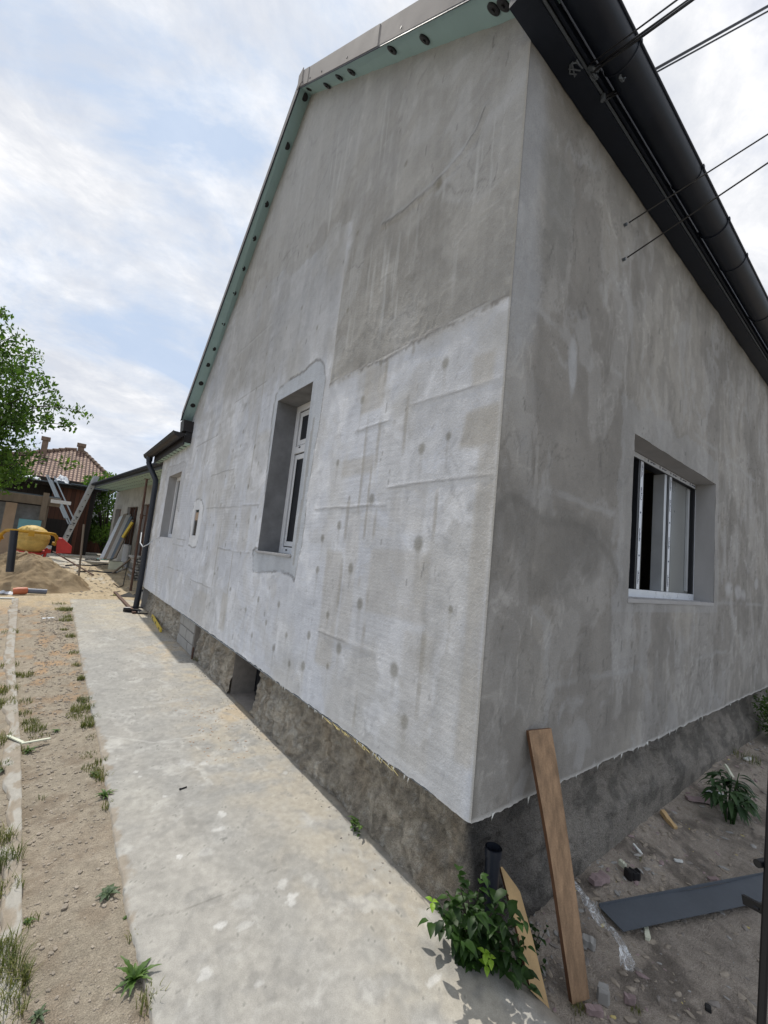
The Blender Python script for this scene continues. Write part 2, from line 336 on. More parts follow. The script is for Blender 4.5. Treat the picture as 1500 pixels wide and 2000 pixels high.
def sm(x, a, b):
    t = np.clip((x - a) / (b - a), 0, 1); return t * t * (3 - 2 * t)
def mixa(c, c2, f): return c * (1 - f[..., None]) + np.array(c2) * f[..., None]
def seg(u, v, a, b):
    du, dv = b[0] - a[0], b[1] - a[1]; L = du * du + dv * dv + 1e-12
    t = np.clip(((u - a[0]) * du + (v - a[1]) * dv) / L, 0, 1); return np.hypot(u - a[0] - t * du, v - a[1] - t * dv)
def poly_d(u, v, pts, closed=True):
    d = np.full(u.shape, 1e9); n = len(pts)
    for i in range(n if closed else n - 1): d = np.minimum(d, seg(u, v, pts[i], pts[(i + 1) % n]))
    return d
def inside(u, v, pts):
    r = np.zeros(u.shape, bool); n = len(pts)
    for i in range(n):
        (x1, y1), (x2, y2) = pts[i], pts[(i + 1) % n]
        c = ((y1 > v) != (y2 > v)) & (u < (x2 - x1) * (v - y1) / (y2 - y1 + 1e-12) + x1); r ^= c
    return r
def steps(a, b, f):
    r = [a]
    while r[-1] < b: r.append(r[-1] + f(r[-1]))
    r[-1] = b
    return r
def snap(l, vals):
    l = list(l)
    for v in vals:
        i = int(np.argmin([abs(q - v) for q in l])); l[i] = v
    return np.array(sorted(set(l)))
def grid(name, us, vs, pos, col, keep, m, parent=None, smooth=True, flip=False, **kw):
    U, V = np.meshgrid(us, vs, indexing='ij'); P = pos(U, V); C = col(U, V)
    nu, nv = U.shape; idx = np.arange(nu * nv).reshape(nu, nv)
    q = np.stack([idx[:-1, :-1], idx[1:, :-1], idx[1:, 1:], idx[:-1, 1:]], -1)
    if flip: q = q[..., ::-1]
    k = keep((U[:-1, :-1] + U[1:, 1:]) / 2, (V[:-1, :-1] + V[1:, 1:]) / 2) if keep else np.ones(q.shape[:2], bool)
    q = q[k].reshape(-1, 4); used = np.unique(q); rm = np.full(nu * nv, -1); rm[used] = np.arange(len(used)); q = rm[q]
    P = P.reshape(-1, 3)[used]; C = np.clip(C.reshape(-1, 3)[used], 0, 1)
    if parent is not None: P = P - np.array(wloc(parent))
    me = bpy.data.meshes.new(name); me.vertices.add(len(P)); me.vertices.foreach_set('co', P.astype(np.float32).ravel())
    me.loops.add(q.size); me.loops.foreach_set('vertex_index', q.ravel().astype(np.int32)); me.polygons.add(len(q)); me.polygons.foreach_set('loop_start', np.arange(0, q.size, 4, dtype=np.int32))
    try: me.polygons.foreach_set('loop_total', np.full(len(q), 4, dtype=np.int32))
    except Exception: pass
    me.update(calc_edges=True); me.validate()
    a = me.color_attributes.new('col', 'FLOAT_COLOR', 'POINT'); a.data.foreach_set('color', np.concatenate([C, np.ones((len(C), 1))], 1).astype(np.float32).ravel())
    if smooth: me.polygons.foreach_set('use_smooth', [True] * len(me.polygons))
    me.materials.append(m); o = bpy.data.objects.new(name, me); COL.objects.link(o)
    if parent is not None: o.parent = parent
    return props(o, **kw)
# ================================================================== GROUND
def ground_h(x, y):
    front = sm(x + 0.0 * y, 0.02, 0.30) * sm(-y, -0.60, -0.1)          # lower soil before the street front
    far = sm(y, 8.5, 11)
    h = -0.025 + 0.02 * far + .25 * sm(y, 11.5, 15.5)
    fz = -0.17 + 0.05 * sm(x, 1.5, 4) + 0.06 * sm(y, -0.5, 0.12) * sm(x, .7, 1.3)
    h = h * (1 - front) + fz * front
    rough = (fbm(x * 2.2, y * 2.2, 1, 5) - 0.5) * 0.05 + (fbm(x * 14, y * 14, 5, 4) - .5) * 0.022
    near = 1 - sm(np.hypot(x, y - 2), 14, 22)
    left = sm(-x, 1.0, 1.3)
    return h + rough * (0.35 + 0.65 * front + .05 * left) * near
def ground_col(x, y):
    b = fbm(x * 1.1, y * 1.1, 11, 5); f = fbm(x * 7, y * 7, 12, 5); g = fbm(x * 22, y * 22, 15, 3)
    c = np.stack([0.325 + 0 * x, 0.285 + 0 * x, 0.225 + 0 * x], -1)
    c = mixa(c, (0.25, 0.205, 0.155), sm(f, .48, .68) * .8)
    c = mixa(c, (0.36, 0.31, 0.245), sm(b, .52, .7) * .5); c = mixa(c, (0.17, 0.135, 0.10), sm(g, .60, .8) * .6); c = mixa(c, (0.42, 0.37, 0.30), sm(fbm(x * 30, y * 30, 18, 3), .62, .8) * .5)
    c = mixa(c, (0.46, 0.30, 0.17), sm(f + .35 * b, .72, .86) * sm(y, 2.5, 4.5) * .6 * sm(-x, 1, 1.3))
    sandy = sm(y + (f - .5) * 3, 8.6, 10.2); c = mixa(c, (0.50, 0.41, 0.28), sandy * .85)
    pad = sm(y + (b - .5) * 9 + (f - .5) * 5, 14.6, 15.6) * sm(fbm(x * .9, y * .5, 21), .36, .46); c = mixa(c, (0.52, 0.50, 0.45), pad * .8)
    c = mixa(c, (0.40, 0.32, 0.21), sandy * sm(f, .5, .6) * .5 * (1 - pad))
    fr = sm(x, 0.0, 0.2) * sm(-y, -0.5, -0.1)
    d = np.stack([0.38 + 0 * x, 0.335 + 0 * x, 0.285 + 0 * x], -1)
    d = mixa(d, (0.12, 0.105, 0.09), sm(f, .46, .62) * .7); d = mixa(d, (0.34, 0.30, 0.26), sm(g, .55, .72) * .7); d = mixa(d, (0.30, 0.27, 0.235), sm(b, .5, .65) * .5)
    c = c * (1 - fr[..., None]) + d * fr[..., None]
    grassy = sm(np.hypot(x, y), 45, 70); c = mixa(c, (0.10, 0.13, 0.05), grassy)
    return c * (0.85 + 0.3 * g)[..., None]
gx = snap(steps(-300, -40, lambda v: 60) + steps(-40, -3.4, lambda v: max(.06, (-3.4 - v) * .25))[1:] + steps(-3.4, 2.8, lambda v: .026)[1:] + steps(2.8, 300, lambda v: .035 + (v - 2.8) * .12)[1:], [])
gy = snap(steps(-300, -2.6, lambda v: max(.06, (-2.6 - v) * .3)) + steps(-2.6, 2.4, lambda v: .024)[1:] + steps(2.4, 600, lambda v: .03 + (v - 2.4) * .018)[1:], [])
grid('ground', gx, gy, lambda U, V: np.stack([U, V, ground_h(U, V)], -1), ground_col, None, M['soil'], kind='structure')
def onG(px, py):
    z = 0.0
    for _ in range(12): p = onZ(px, py, z); z = .5 * z + .5 * gh(p.x, p.y)
    return Vector((p.x, p.y, gh(p.x, p.y)))
def gh(x, y): return float(ground_h(np.array([[x]]), np.array([[y]]))[0, 0])

# concrete path
def path_left(y): return -1.175 + .02 * (9 - y) / 3 * 0.9 + (fbm(y * 22, y * 0, 32, 3) - .5) * .018 + (fbm(y * 3, y * 0, 31, 4) - .5) * .035
def path_right(y): return .10 + 0 * y + (fbm(y * 5, y * 0, 33, 4) - .5) * .03
PTH = 0.0
def path_pos(U, V):
    xl, xr = path_left(V), path_right(V)
    x = xl + (xr - xl) * np.clip(U, 0, 1)
    z = (fbm(x * 1.2, V * 1.2, 35, 4) - .5) * .012 - .004 * np.exp(-((x - xl) / .02) ** 2) - .008 * np.exp(-((xr - x) / .02) ** 2)
    drop = (U < 0) | (U > 1); z = np.where(drop, -0.3, z); return np.stack([x, V, z], -1)
blots = [((575, 1748), .050, .030, .75), ((553, 1722), .03, .03, .6), ((437, 1590), .035, .05, .8), ((430, 1618), .03, .02, .6), ((400, 1492), .04, .025, .6), ((366, 1490), .06, .05, .35), ((350, 1672), .012, .012, .9), ((367, 1787), .012, .012, .9),
         ((430, 1808), .02, .012, .8), ((402, 1902), .025, .02, .6), ((322, 1556), .012, .01, .7), ((265, 1508), .012, .01, .7), ((273, 1517), .01, .01, .7), ((313, 1430), .05, .02, .4), ((395, 1665), .04, .03, .3), ((230, 1482), .012, .008, .6), ((330, 1370), .1, .05, .22), ((610, 1600), .09, .05, .2), ((300, 1300), .1, .08, .2), ((480, 1810), .03, .02, .45), ((510, 1920), .02, .02, .5), ((556, 1510), .02, .015, .5), ((850, 1915), .035, .012, .6), ((470, 1760), .05, .03, .25), ((375, 1570), .07, .05, .2)]
BL = [(onZ(*p), a, b, k) for p, a, b, k in blots]
crk = [onZ(300, 1790), onZ(355, 1780), onZ(400, 1760), onZ(455, 1740), onZ(500, 1710), onZ(560, 1690)]
crk2 = [onZ(195, 1436), onZ(300, 1450), onZ(400, 1435)]
def path_col(U, V):
    P = path_pos(U, V); x, y = P[..., 0], V
    b = fbm(x * 1.6, y * 1.2, 41, 5); f = fbm(x * 9, y * 9, 42, 5); g = fbm(x * 40, y * 40, 43, 3); h = fbm(x * 4, y * 3, 44, 5)
    c = np.stack([0.335 + 0 * x, 0.325 + 0 * x, 0.298 + 0 * x], -1)
    h = warp(x * 3, y * 2.4, 44, 6, .8); c = mixa(c, (0.39, 0.378, 0.34), sm(h, .40, .72) * .6); c = c * (1 + .10 * (layers(x * 4, y * 3, 341) - .5) + .08 * (layers(x * 12, y * 10, 343, w=.8) - .5))[..., None]; c = mixa(c, (0.285, 0.283, 0.268), sm(b, .42, .72) * .7); c = mixa(c, (0.25, 0.25, 0.24), sm(fbm(x * 6, y * 5, 48, 5), .5, .78) * .45)
    side = sm(x + (b - .5) * .9, -0.62, -0.05)                      # dusty sand along the house
    c = mixa(c, (0.42, 0.375, 0.295), side * sm(f + .4 * (h - .5), .25, .70) * .55)
    c = mixa(c, (0.43, 0.35, 0.245), side * sm(h, .46, .72) * .7 * sm(y, 1.2, 2.4))
    c = mixa(c, (0.44, 0.385, 0.285), sm(y, 5.5, 9.5) * (.35 + .5 * sm(h, .42, .6)))
    c = mixa(c, (0.46, 0.455, 0.43), sm(warp(x * 8, y * 7, 46, 5, 1), .58, .80) * .55)
    c = mixa(c, (0.24, 0.235, 0.22), sm(fbm(x * 15, y * 12, 47, 4), .62, .74) * .5)
    for (p, a, bb, k) in BL:
        d = np.hypot((x - p.x) / a, (y - p.y) / bb) + (f - .5) * 3.0 + (g - .5) * 2.2
        c = mixa(c, (0.60, 0.60, 0.585), (1 - sm(d, .65, 1.1)) * k * .8)
    dc = poly_d(x + (f - .5) * .03, y, [(q.x, q.y) for q in crk], False); c = mixa(c, (0.14, 0.135, 0.12), (1 - sm(dc, .0005, .004)) * .5)
    dc = poly_d(x, y + (f - .5) * .02, [(q.x, q.y) for q in crk2], False); c = mixa(c, (0.5, 0.5, 0.48), (1 - sm(dc, .004, .012)) * .4)
    e = x - path_left(y); c = mixa(c, (0.27, 0.225, 0.17), (1 - sm(e + (f - .5) * .14 + (g - .5) * .05, -.01, .025)) * .7)
    e = path_right(y) - x; c = mixa(c, (0.22, 0.19, 0.15), (1 - sm(e + (f - .5) * .08, .0, .09)) * .75)
    c = mixa(c, (0.12, 0.12, 0.11), (g > .82) * .6); c = c * (1 + .35 * (g - .5))[..., None]
    return c
pu = np.concatenate([[-.0001], np.linspace(0, 1, 130), [1.0001]])
pv = snap(steps(-6, -.9, lambda v: .1) + steps(-.9, 1.8, lambda v: .009)[1:] + steps(1.8, 10.15, lambda v: .01 + (v - 1.8) * .008)[1:], [])
grid('path', pu, pv, path_pos, path_col, None, M['concrete'], kind='structure', flip=False)

# narrow ragged kerb strip in the soil
kr = [(-2.30, 14.0), (-2.02, 10.0), (-1.80, 5.5), (-1.58, 2.63), (-1.53, 1.77), (-1.47, .64), (-1.41, -.6), (-1.3, -3)]
def kx(y): return np.interp(y, [k[1] for k in kr[::-1]], [k[0] for k in kr[::-1]])
def kerb_pos(U, V):
    w = .075 + (fbm(V * 4, V * 0, 51, 4) - .5) * .09 + .03 * sm(V, 5, 8)
    u = np.clip(U, 0, 1); x = kx(V) - w * u + (fbm(V * 20, V * 0, 52, 2) - .5) * .006
    z = 0.004 + (fbm(V * 6, u, 53, 3) - .5) * .008; z = np.where((U < 0) | (U > 1), -.15, z); return np.stack([x, V, z], -1)
def kerb_col(U, V):
    f = fbm(U * 2, V * 9, 54, 5); c = np.stack([0.35 + 0 * U, 0.335 + 0 * U, 0.30 + 0 * U], -1); c = mixa(c, (0.26, 0.22, 0.17), sm(f, .47, .56) * .8); c = c * (1 + .3 * (fbm(U * 6, V * 40, 55, 3) - .5))[..., None]; c = mixa(c, (0.25, 0.21, 0.16), sm(U + (f - .5) * 1.2, .7, 1.0) * .7); return mixa(c, (0.28, 0.24, 0.19), sm(V, 2.5, 5) * .15 + sm(fbm(V * 1.3, V * 0, 57), .55, .7) * .3)
grid('kerb', np.concatenate([[-.0001], np.linspace(0, 1, 10), [1.0001]]), np.array(steps(-1.2, 10.1, lambda v: .012 + max(0, v) * .004)), kerb_pos, kerb_col, None, M['concrete'], kind='structure', flip=True)

# ================================================================== THE HOUSE
ZB = 0.49; YE = 9.05; XE = 8.5
SF, SBK, Z0, YP = 0.756, 0.92, 4.63, 3.17
ZP = Z0 + SF * YP
def roofz(y): return np.where(y < YP, Z0 + SF * y, ZP - SBK * (y - YP))
house = thing('house', (3.0, 4.0, 0.0), 'large unfinished grey rendered gabled house with black gutters beside the concrete path', 'house')
W1 = (2.11, 2.88, 1.535, 3.11); W3 = (6.98, 8.10, 1.55, 2.77); WN = (5.33, 5.60, 1.60, 2.05)   # openings in the gable wall
WR = (1.51, 3.42, 1.50, 2.66)                                                                  # opening in the front wall
def px_list(l): return [(lambda p: (p.y, p.z))(onX(*q)) for q in l]
patch1 = px_list([(533, 800), (539, 771), (547, 757), (569, 739), (593, 726), (605, 714), (617, 704), (627, 703), (634, 713), (636, 740), (624, 824), (614, 879), (606, 930), (600, 968), (595, 1028), (588, 1070), (581, 1100), (575, 1136), (570, 1124), (562, 1122), (547, 1116), (525, 1117), (494, 1118), (494, 1076), (500, 1070), (507, 1073)])
patchN = px_list([(386, 974), (394, 977), (398, 990), (395, 1010), (389, 1045), (383, 1068), (376, 1070), (368, 1064), (371, 1040), (376, 1000), (380, 980)])
patch3 = px_list([(322, 935), (330, 912), (345, 908), (360, 900), (364, 905), (360, 935), (350, 1000)])
dots = [(onX(*p), r) for p, r in [((824, 875), 1.2), ((817, 1060), 1.3), ((663, 1025), 1), ((770, 1307), 1.3), ((790, 1408), 1.2), ((703, 1178), 1.2), ((727, 973), 1.1), ((685, 1108), 1.1), ((662, 1265), 1.2), ((620, 1112), .9), ((603, 1240), .9), ((592, 1300), 1), ((535, 1265), 1), ((660, 903), .8), ((745, 705), 1), ((708, 780), .9), ((870, 708), 1.1), ((875, 850), .7), ((565, 1295), .8), ((492, 1240), .9), ((460, 1010), .9), ((475, 842), .9), ((498, 872), .9), ((458, 950), .8), ((440, 930), .7), ((418, 960), .9), ((485, 950), .8), ((462, 1025), .9), ((417, 1025), .8), ((350, 1085), .8), ((426, 1110), .8), ((405, 1070), .8), ((680, 605), .8), ((620, 640), .8), ((600, 480), .6), ((640, 180), .5), ((700, 455), .7), ((795, 320), .7), ((860, 360), 1.0), ((880, 1190), .6), ((470, 870), .7), ((505, 905), .8), ((432, 985), .8), ((500, 1010), .8), ((440, 1065), .7), ((470, 1080), .6), ((505, 1170), .9), ((450, 1150), .7), ((480, 1190), .8), ((520, 1215), .8), ((545, 1180), .9), ((420, 1120), .7), ((560, 1240), .8), ((640, 1200), .8), ((630, 1050), .8), ((455, 880), .7), ((480, 790), .7), ((455, 760), .6), ((500, 760), .7), ((520, 690), .7), ((470, 720), .6), ((560, 640), .7), ((590, 600), .7), ((520, 560), .7), ((430, 830), .7), ((405, 900), .7), ((395, 940), .7), ((640, 1300), .7)]]
rs = np.random.RandomState(5)
ticks = [(rs.uniform(.15, 8.6), rs.uniform(.6, 5.2), rs.uniform(-.3, .3), rs.uniform(.012, .05), rs.uniform(.25, .6)) for _ in range(190)]
drips = [(rs.uniform(.12, 1.8), rs.uniform(3.05, 3.9), rs.uniform(.2, .75), rs.uniform(.004, .010), rs.uniform(.3, .75)) for _ in range(30)] + [(rs.uniform(2.0, 2.6), rs.uniform(4.5, 5.2), rs.uniform(.3, .9), rs.uniform(.006, .014), rs.uniform(.3, .7)) for _ in range(12)] + [(1.13, 3.02, .95, .017, .8), (1.42, 4.55, 1.1, .012, .5), (1.45, 4.6, .8, .006, .6), (1.36, 4.5, .9, .006, .5)]
ridge = px_list([(950, 212), (942, 235), (930, 260), (905, 300), (880, 330), (850, 362), (800, 405), (770, 428), (750, 440)])
ridge2 = px_list([(1010, 180), (985, 215), (960, 240), (930, 290), (890, 330), (850, 390), (800, 420)])
seamsH = [(3.0, .02, 1.78), (2.05, .02, .85), (1.93, .85, 1.78), (2.55, .02, .7), (2.5, .9, 1.3), (1.5, 3.1, 4.2), (2.02, 3.0, 5.0), (1.0, 4.2, 5.3), (1.45, 6.0, 6.8), (1.02, .8, 1.5), (1.05, 6.0, 7.0), (3.45, 3.3, 4.4), (4.2, 3.4, 4.6), (2.5, 4.0, 5.0), (3.1, 5.0, 6.2), (1.55, 5.9, 6.6)]
seamsV = [(1.78, 3.0, 4.5), (.73, 2.25, 2.98), (1.0, 2.2, 2.98), (1.05, 1.4, 2.2), (.94, .55, 1.9), (1.28, 1.2, 2.0), (.4, .8, 2.0), (4.2, 1.0, 2.0), (4.9, .8, 2.6), (3.6, .6, 1.5), (6.2, .9, 2.4), (3.4, 2.2, 3.6), (1.15, 1.9, 2.6), (5.5, 2.4, 3.6)]
rects = [(.02, .13, .7, 2.2, .55), (.08, .22, 2.55, 2.72, .6), (.02, .25, 2.2, 2.42, .75), (1.02, 1.42, 2.15, 2.28, .5), (1.0, 1.25, 2.6, 2.95, .55), (.40, .95, 1.25, 1.65, .4), (.30, .55, .55, 1.2, .3), (.48, .8, 1.75, 2.05, .25), (1.28, 1.5, .8, 1.6, .5), (3.55, 3.75, .6, 1.0, .5), (1.1, 1.25, 1.0, 1.9, .35), (4.2, 5.0, .5, .9, .3), (3.2, 3.5, 1.5, 2.0, .3)]
WC = {}
def wall_fields(u, v, seed):
    return dict(b=fbm(u * .9, v * .9, seed, 4), f=fbm(u * 5, v * 5, seed + 5, 5), s=fbm(u * 13, v * .9, seed + 9, 4), s2=fbm(u * 34, v * 1.6, seed + 13, 3), g=fbm(u * 45, v * 45, seed + 17, 2), m=fbm(u * 1.8, v * 1.2, seed + 21, 4))
def gable_zone(y, z, F):
    jag = (F['f'] - .5) * .09 + (F['g'] - .5) * .03
    A = sm(z + jag, 2.975, 3.0) * sm(1.79 - y + (F['f'] - .5) * (.03 + .25 * sm(z, 3.6, 4.6)), 0, .02 + .15 * sm(z, 3.6, 4.6)) * (1 - .15 * sm(z, 3.8, 4.8))
    lim = 4.40 + .22 * (y - 1.79) + (F['f'] - .5) * .25 + (F['m'] - .5) * .5
    B = sm(z, lim, lim + .03)
    return A, B
def gable_col(y, z):
    F = wall_fields(y, z, 61); f, g, b, s, s2, m_ = F['f'], F['g'], F['b'], F['s'], F['s2'], F['m']
    A, B = gable_zone(y, z, F); up = np.maximum(np.maximum(A, B * .85), .42 * sm(z + (f - .5) * .2 - .12 * (y - 1.8), 3.15, 3.35) * sm(y, 1.78, 1.8) * (1 - sm(y, 4.5, 6)))
    lo = np.stack([0.595 + 0 * y, 0.62 + 0 * y, 0.67 + 0 * y], -1)
    lo = mixa(lo, (0.52, 0.51, 0.48), sm(m_, .50, .66) * .55); lo = mixa(lo, (0.55, 0.57, 0.61), sm(b + .3 * (f - .5), .5, .66) * .45)
    w1 = warp(y * 1.5, z * 1.5, 77, 6); w2 = warp(y * 3.2, z * 2.2, 78, 5, .9); lo = mixa(lo, (0.52, 0.52, 0.515), sm(w1, .52, .57) * .38); lo = mixa(lo, (0.74, 0.76, 0.80), sm(w2, .56, .66) * .5); lo = lo * (1 - .16 * crease(y * 1.1, z * 1.6, 211, .012) * sm(w2, .45, .55))[..., None]
    lo = lo * (1 - .27 * sm(z, 2.6, 4.3) * sm(y, 1.7, 2.0))[..., None] * (1 + .10 * (layers(y * 2.2, z * 3.4, 301) - .5) + .07 * (layers(y * 7, z * 9, 303, w=.7) - .5))[..., None]
    hi = np.stack([0.355 + 0 * y, 0.348 + 0 * y, 0.330 + 0 * y], -1) * (1 + .16 * (layers(y * 1.6 + z * .5, z * 2.4 - y * .4, 305) - .5) + .09 * (layers(y * 6 + z * 2, z * 8 - y * 2, 307, w=.7) - .5))[..., None]
    w3 = warp(y * 1.2, z * 1.0, 79, 6); hi = mixa(hi, (0.41, 0.41, 0.405), sm(w3, .52, .57) * .55); hi = mixa(hi, (0.28, 0.272, 0.255), sm(warp(y * 2, z * 1.3, 80, 6), .54, .64) * .6); hi = hi * (1 - .25 * crease(y * .8 + z * .5, z * 1.0 - y * .4, 221, .010) * sm(w3, .48, .56) + .16 * crease(y * 1.6 + z * .4, z * 1.8 - y * .5, 223, .014) * sm(w2, .48, .56))[..., None]
    c = lo * (1 - up[..., None]) + hi * up[..., None]
    c = mixa(c, (0.38, 0.385, 0.39), sm(z, 4.8, 6.2) * .45)
    for (y0, y1, z0, z1, k) in rects:
        w = .02; e = (f - .5) * .05
        mk = sm(y + e, y0 - w, y0 + w) * (1 - sm(y + e, y1 - w, y1 + w)) * sm(z + e, z0 - w, z0 + w) * (1 - sm(z + e, z1 - w, z1 + w)); c = mixa(c, (0.44, 0.42, 0.38), mk * k)
    str_ = (.10 * (s - .5) + .07 * (s2 - .5)) * (1 + .6 * up); c = c * (1 + 1.25 * str_ + .16 * (b - .5) + .10 * (f - .5))[..., None]
    for (z0, a, bb) in seamsH:
        d = np.abs(z - z0 + (f - .5) * .03 + .02 * (b - .5)); on = sm(y, a - .05, a + .05) * (1 - sm(y, bb - .05, bb + .05)) * sm(fbm(y * 3, z * 0 + z0, 81), .28, .46)
        c = mixa(c, (0.22, 0.215, 0.21), (1 - sm(d, .003, .011)) * on * .55); c = mixa(c, (0.58, 0.59, 0.60), (1 - sm(np.abs(z - z0 + .02), .006, .02)) * on * .3)
    for (y0, a, bb) in seamsV:
        d = np.abs(y - y0 + (F['s2'] - .5) * .02); on = sm(z, a - .05, a + .05) * (1 - sm(z, bb - .05, bb + .05))
        c = mixa(c, (0.33, 0.31, 0.27), (1 - sm(d, .006, .022)) * on * .55 * sm(fbm(y * 0 + y0, z * 4, 85), .3, .5))
    for (p, r) in dots:
        d = np.hypot((y - p.y) / .029, (z - p.z + .004 * r) / .036) / r + (f - .5) * .5; c = mixa(c, (0.215, 0.205, 0.17), (1 - sm(d, .55, 1.25)) * .66)
        tail = (1 - sm(np.abs(y - p.y) / (.02 * r), .3, 1)) * sm(p.z - z, 0, .03) * (1 - sm(p.z - z, .05, .35)); c = mixa(c, (0.34, 0.33, 0.30), tail * .25)
    for (yy, z0, L, w, k) in drips:
        d = np.abs(y - yy - .03 * (s2 - .5)); on = sm(z, z0, z0 + L * .35) * (1 - sm(z, z0 + L * .7, z0 + L)); c = mixa(c, (0.50, 0.505, 0.50), (1 - sm(d, w * .4, w * (1.2 - .7 * np.clip((z0 + L - z) / L, 0, 1) * 0))) * on * k * .8)
    for (yy, zz_, sl_, L, k) in ticks:
        msk = (np.abs(y - yy) < .1) & (np.abs(z - zz_) < .1)
        if msk.any():
            d = np.abs((y - yy) - sl_ * (z - zz_)); c = mixa(c, (0.16, 0.155, 0.15), np.where(msk & (np.abs(z - zz_) < L) & (d < .005), k, 0))
    d = poly_d(y + (f - .5) * .05, z + (g - .5) * .01, ridge, False); c = mixa(c, (0.15, 0.145, 0.14), (1 - sm(d, .003, .012)) * .75)
    d = poly_d(y + (f - .5) * .1, z - .05, ridge2, False); c = mixa(c, (0.45, 0.455, 0.46), (1 - sm(d, .02, .10)) * .55 * sm(f, .4, .55))
    j = np.abs(z - 2.985 + (f - .5) * .09 + (g - .5) * .03); c = mixa(c, (0.20, 0.19, 0.18), (1 - sm(j, .004, .018)) * (y < 1.79) * sm(fbm(y * 5, z * 0, 83), .36, .55) * .7)
    d = np.abs(y - 1.79 + (s2 - .5) * .01); c = mixa(c, (0.54, 0.55, 0.57), (1 - sm(d, .006, .022)) * sm(z, 3.0, 3.1) * (1 - sm(z, 3.9, 4.4)) * .5)
    for pt, k, colr in ((patch1, 1, (0.47, 0.50, 0.54)), (patchN, 1, (0.68, 0.70, 0.73)), (patch3, .55, (0.45, 0.46, 0.48))):
        yy = y + (f - .5) * .035; zz_ = z + (F['g'] - .5) * .02
        ins = inside(yy, zz_, pt); d = poly_d(yy, zz_, pt)
        cc = np.array(colr) * (1 + .25 * (s - .5) + .12 * (f - .5))[..., None]
        c = np.where(ins[..., None], c * (1 - k) + cc * k, c); c = mixa(c, (0.18, 0.175, 0.17), (1 - sm(d, .004, .016)) * .7 * k * sm(fbm(y * 7, z * 7, 87), .25, .45))
    yy = px_list([(597, 980), (607, 880), (612, 830), (588, 1070)]); ym = (np.abs(y - 2.03 + .03 * (z - 2)) < .022 + .01 * (s - .5)) & (z > 1.45) & (z < 2.75); c = mixa(c, (0.27, 0.26, 0.24), ym * .55)
    cb_ = np.sin(z * 420 + 3 * np.sin(y * 2)) * sm(warp(y * 1.3, z * 1.3, 311, 4), .50, .60) * (1 - up); c = c * (1 + .045 * cb_)[..., None]
    e = y + (f - .5) * .01; c = mixa(c, (0.36, 0.345, 0.31), (1 - sm(e, .004, .018)) * .8); c = mixa(c, (0.62, 0.62, 0.62), (1 - sm(z - ZB + (f - .5) * .02, .002, .014)) * .6)
    c = mixa(c, (0.20, 0.20, 0.20), (g > .86) * .25)
    return c
def gable_disp(y, z):
    F = wall_fields(y, z, 61); A, B = gable_zone(y, z, F); f = F['f']
    d = (F['b'] - .5) * .014 + (f - .5) * .008 + (F['s'] - .5) * .003 * (1 + A) + A * .004 + np.maximum(A, B) * (warp(y * 1.4 + z * .6, z * 1.6 - y * .5, 227, 5) - .5) * .013 + .003 * crease(y * 1.6 + z * .4, z * 1.8 - y * .5, 223, .02) * np.maximum(A, B)
    d += .006 * (1 - sm(np.abs(z - 2.985 + (f - .5) * .09), .0, .03)) * (y < 1.79)
    dd = poly_d(y + (f - .5) * .05, z, ridge, False); d += .012 * (1 - sm(dd, .0, .05)) * (z > 0)
    ins = inside(y + (f - .5) * .035, z, patch1); d -= .005 * ins
    for (z0, a, bb) in seamsH:
        if z0 < 3: d += .0025 * (1 - sm(np.abs(z - z0 + (f - .5) * .02), 0, .02)) * ((y > a) & (y < bb))
    edge = sm(y, 0, .04) * (1 - ((y > W1[0] - .02) & (y < W1[1] + .02) & (z > W1[2] - .02) & (z < W1[3] + .02))) 
    return d * edge
# gable wall (x = 0 plane)
ys = snap(steps(0, 9.05, lambda v: .0085 + v * .0042), [0, W1[0], W1[1], W3[0], W3[1], WN[0], WN[1]])
zs = snap(steps(ZB, 7.25, lambda v: .0095 + abs(v - 1.5) * .0022), [ZB, W1[2], W1[3], W3[2], W3[3], WN[2], WN[3]])
def gpos(U, V):
    bot = ZB - .006 * (1 - sm(U, 0, .3)) - .045 * sm(U, 4, 9) + (fbm(U * 16, U * 0, 91, 4) - .5) * .022
    Z = np.where(V <= ZB + 1e-6, bot, np.maximum(V, bot + .001)); return np.stack([-gable_disp(U, Z), U, Z], -1)
def gkeep(y, z):
    k = z < np.where(y < 6.86, roofz(y) + .12, 3.28)
    for (a, b, c, d) in (W1, W3, WN): k &= ~((y > a) & (y < b) & (z > c) & (z < d))
    return k
grid('gable_wall', ys, zs, gpos, gable_col, gkeep, M['plaster'], house, flip=True)
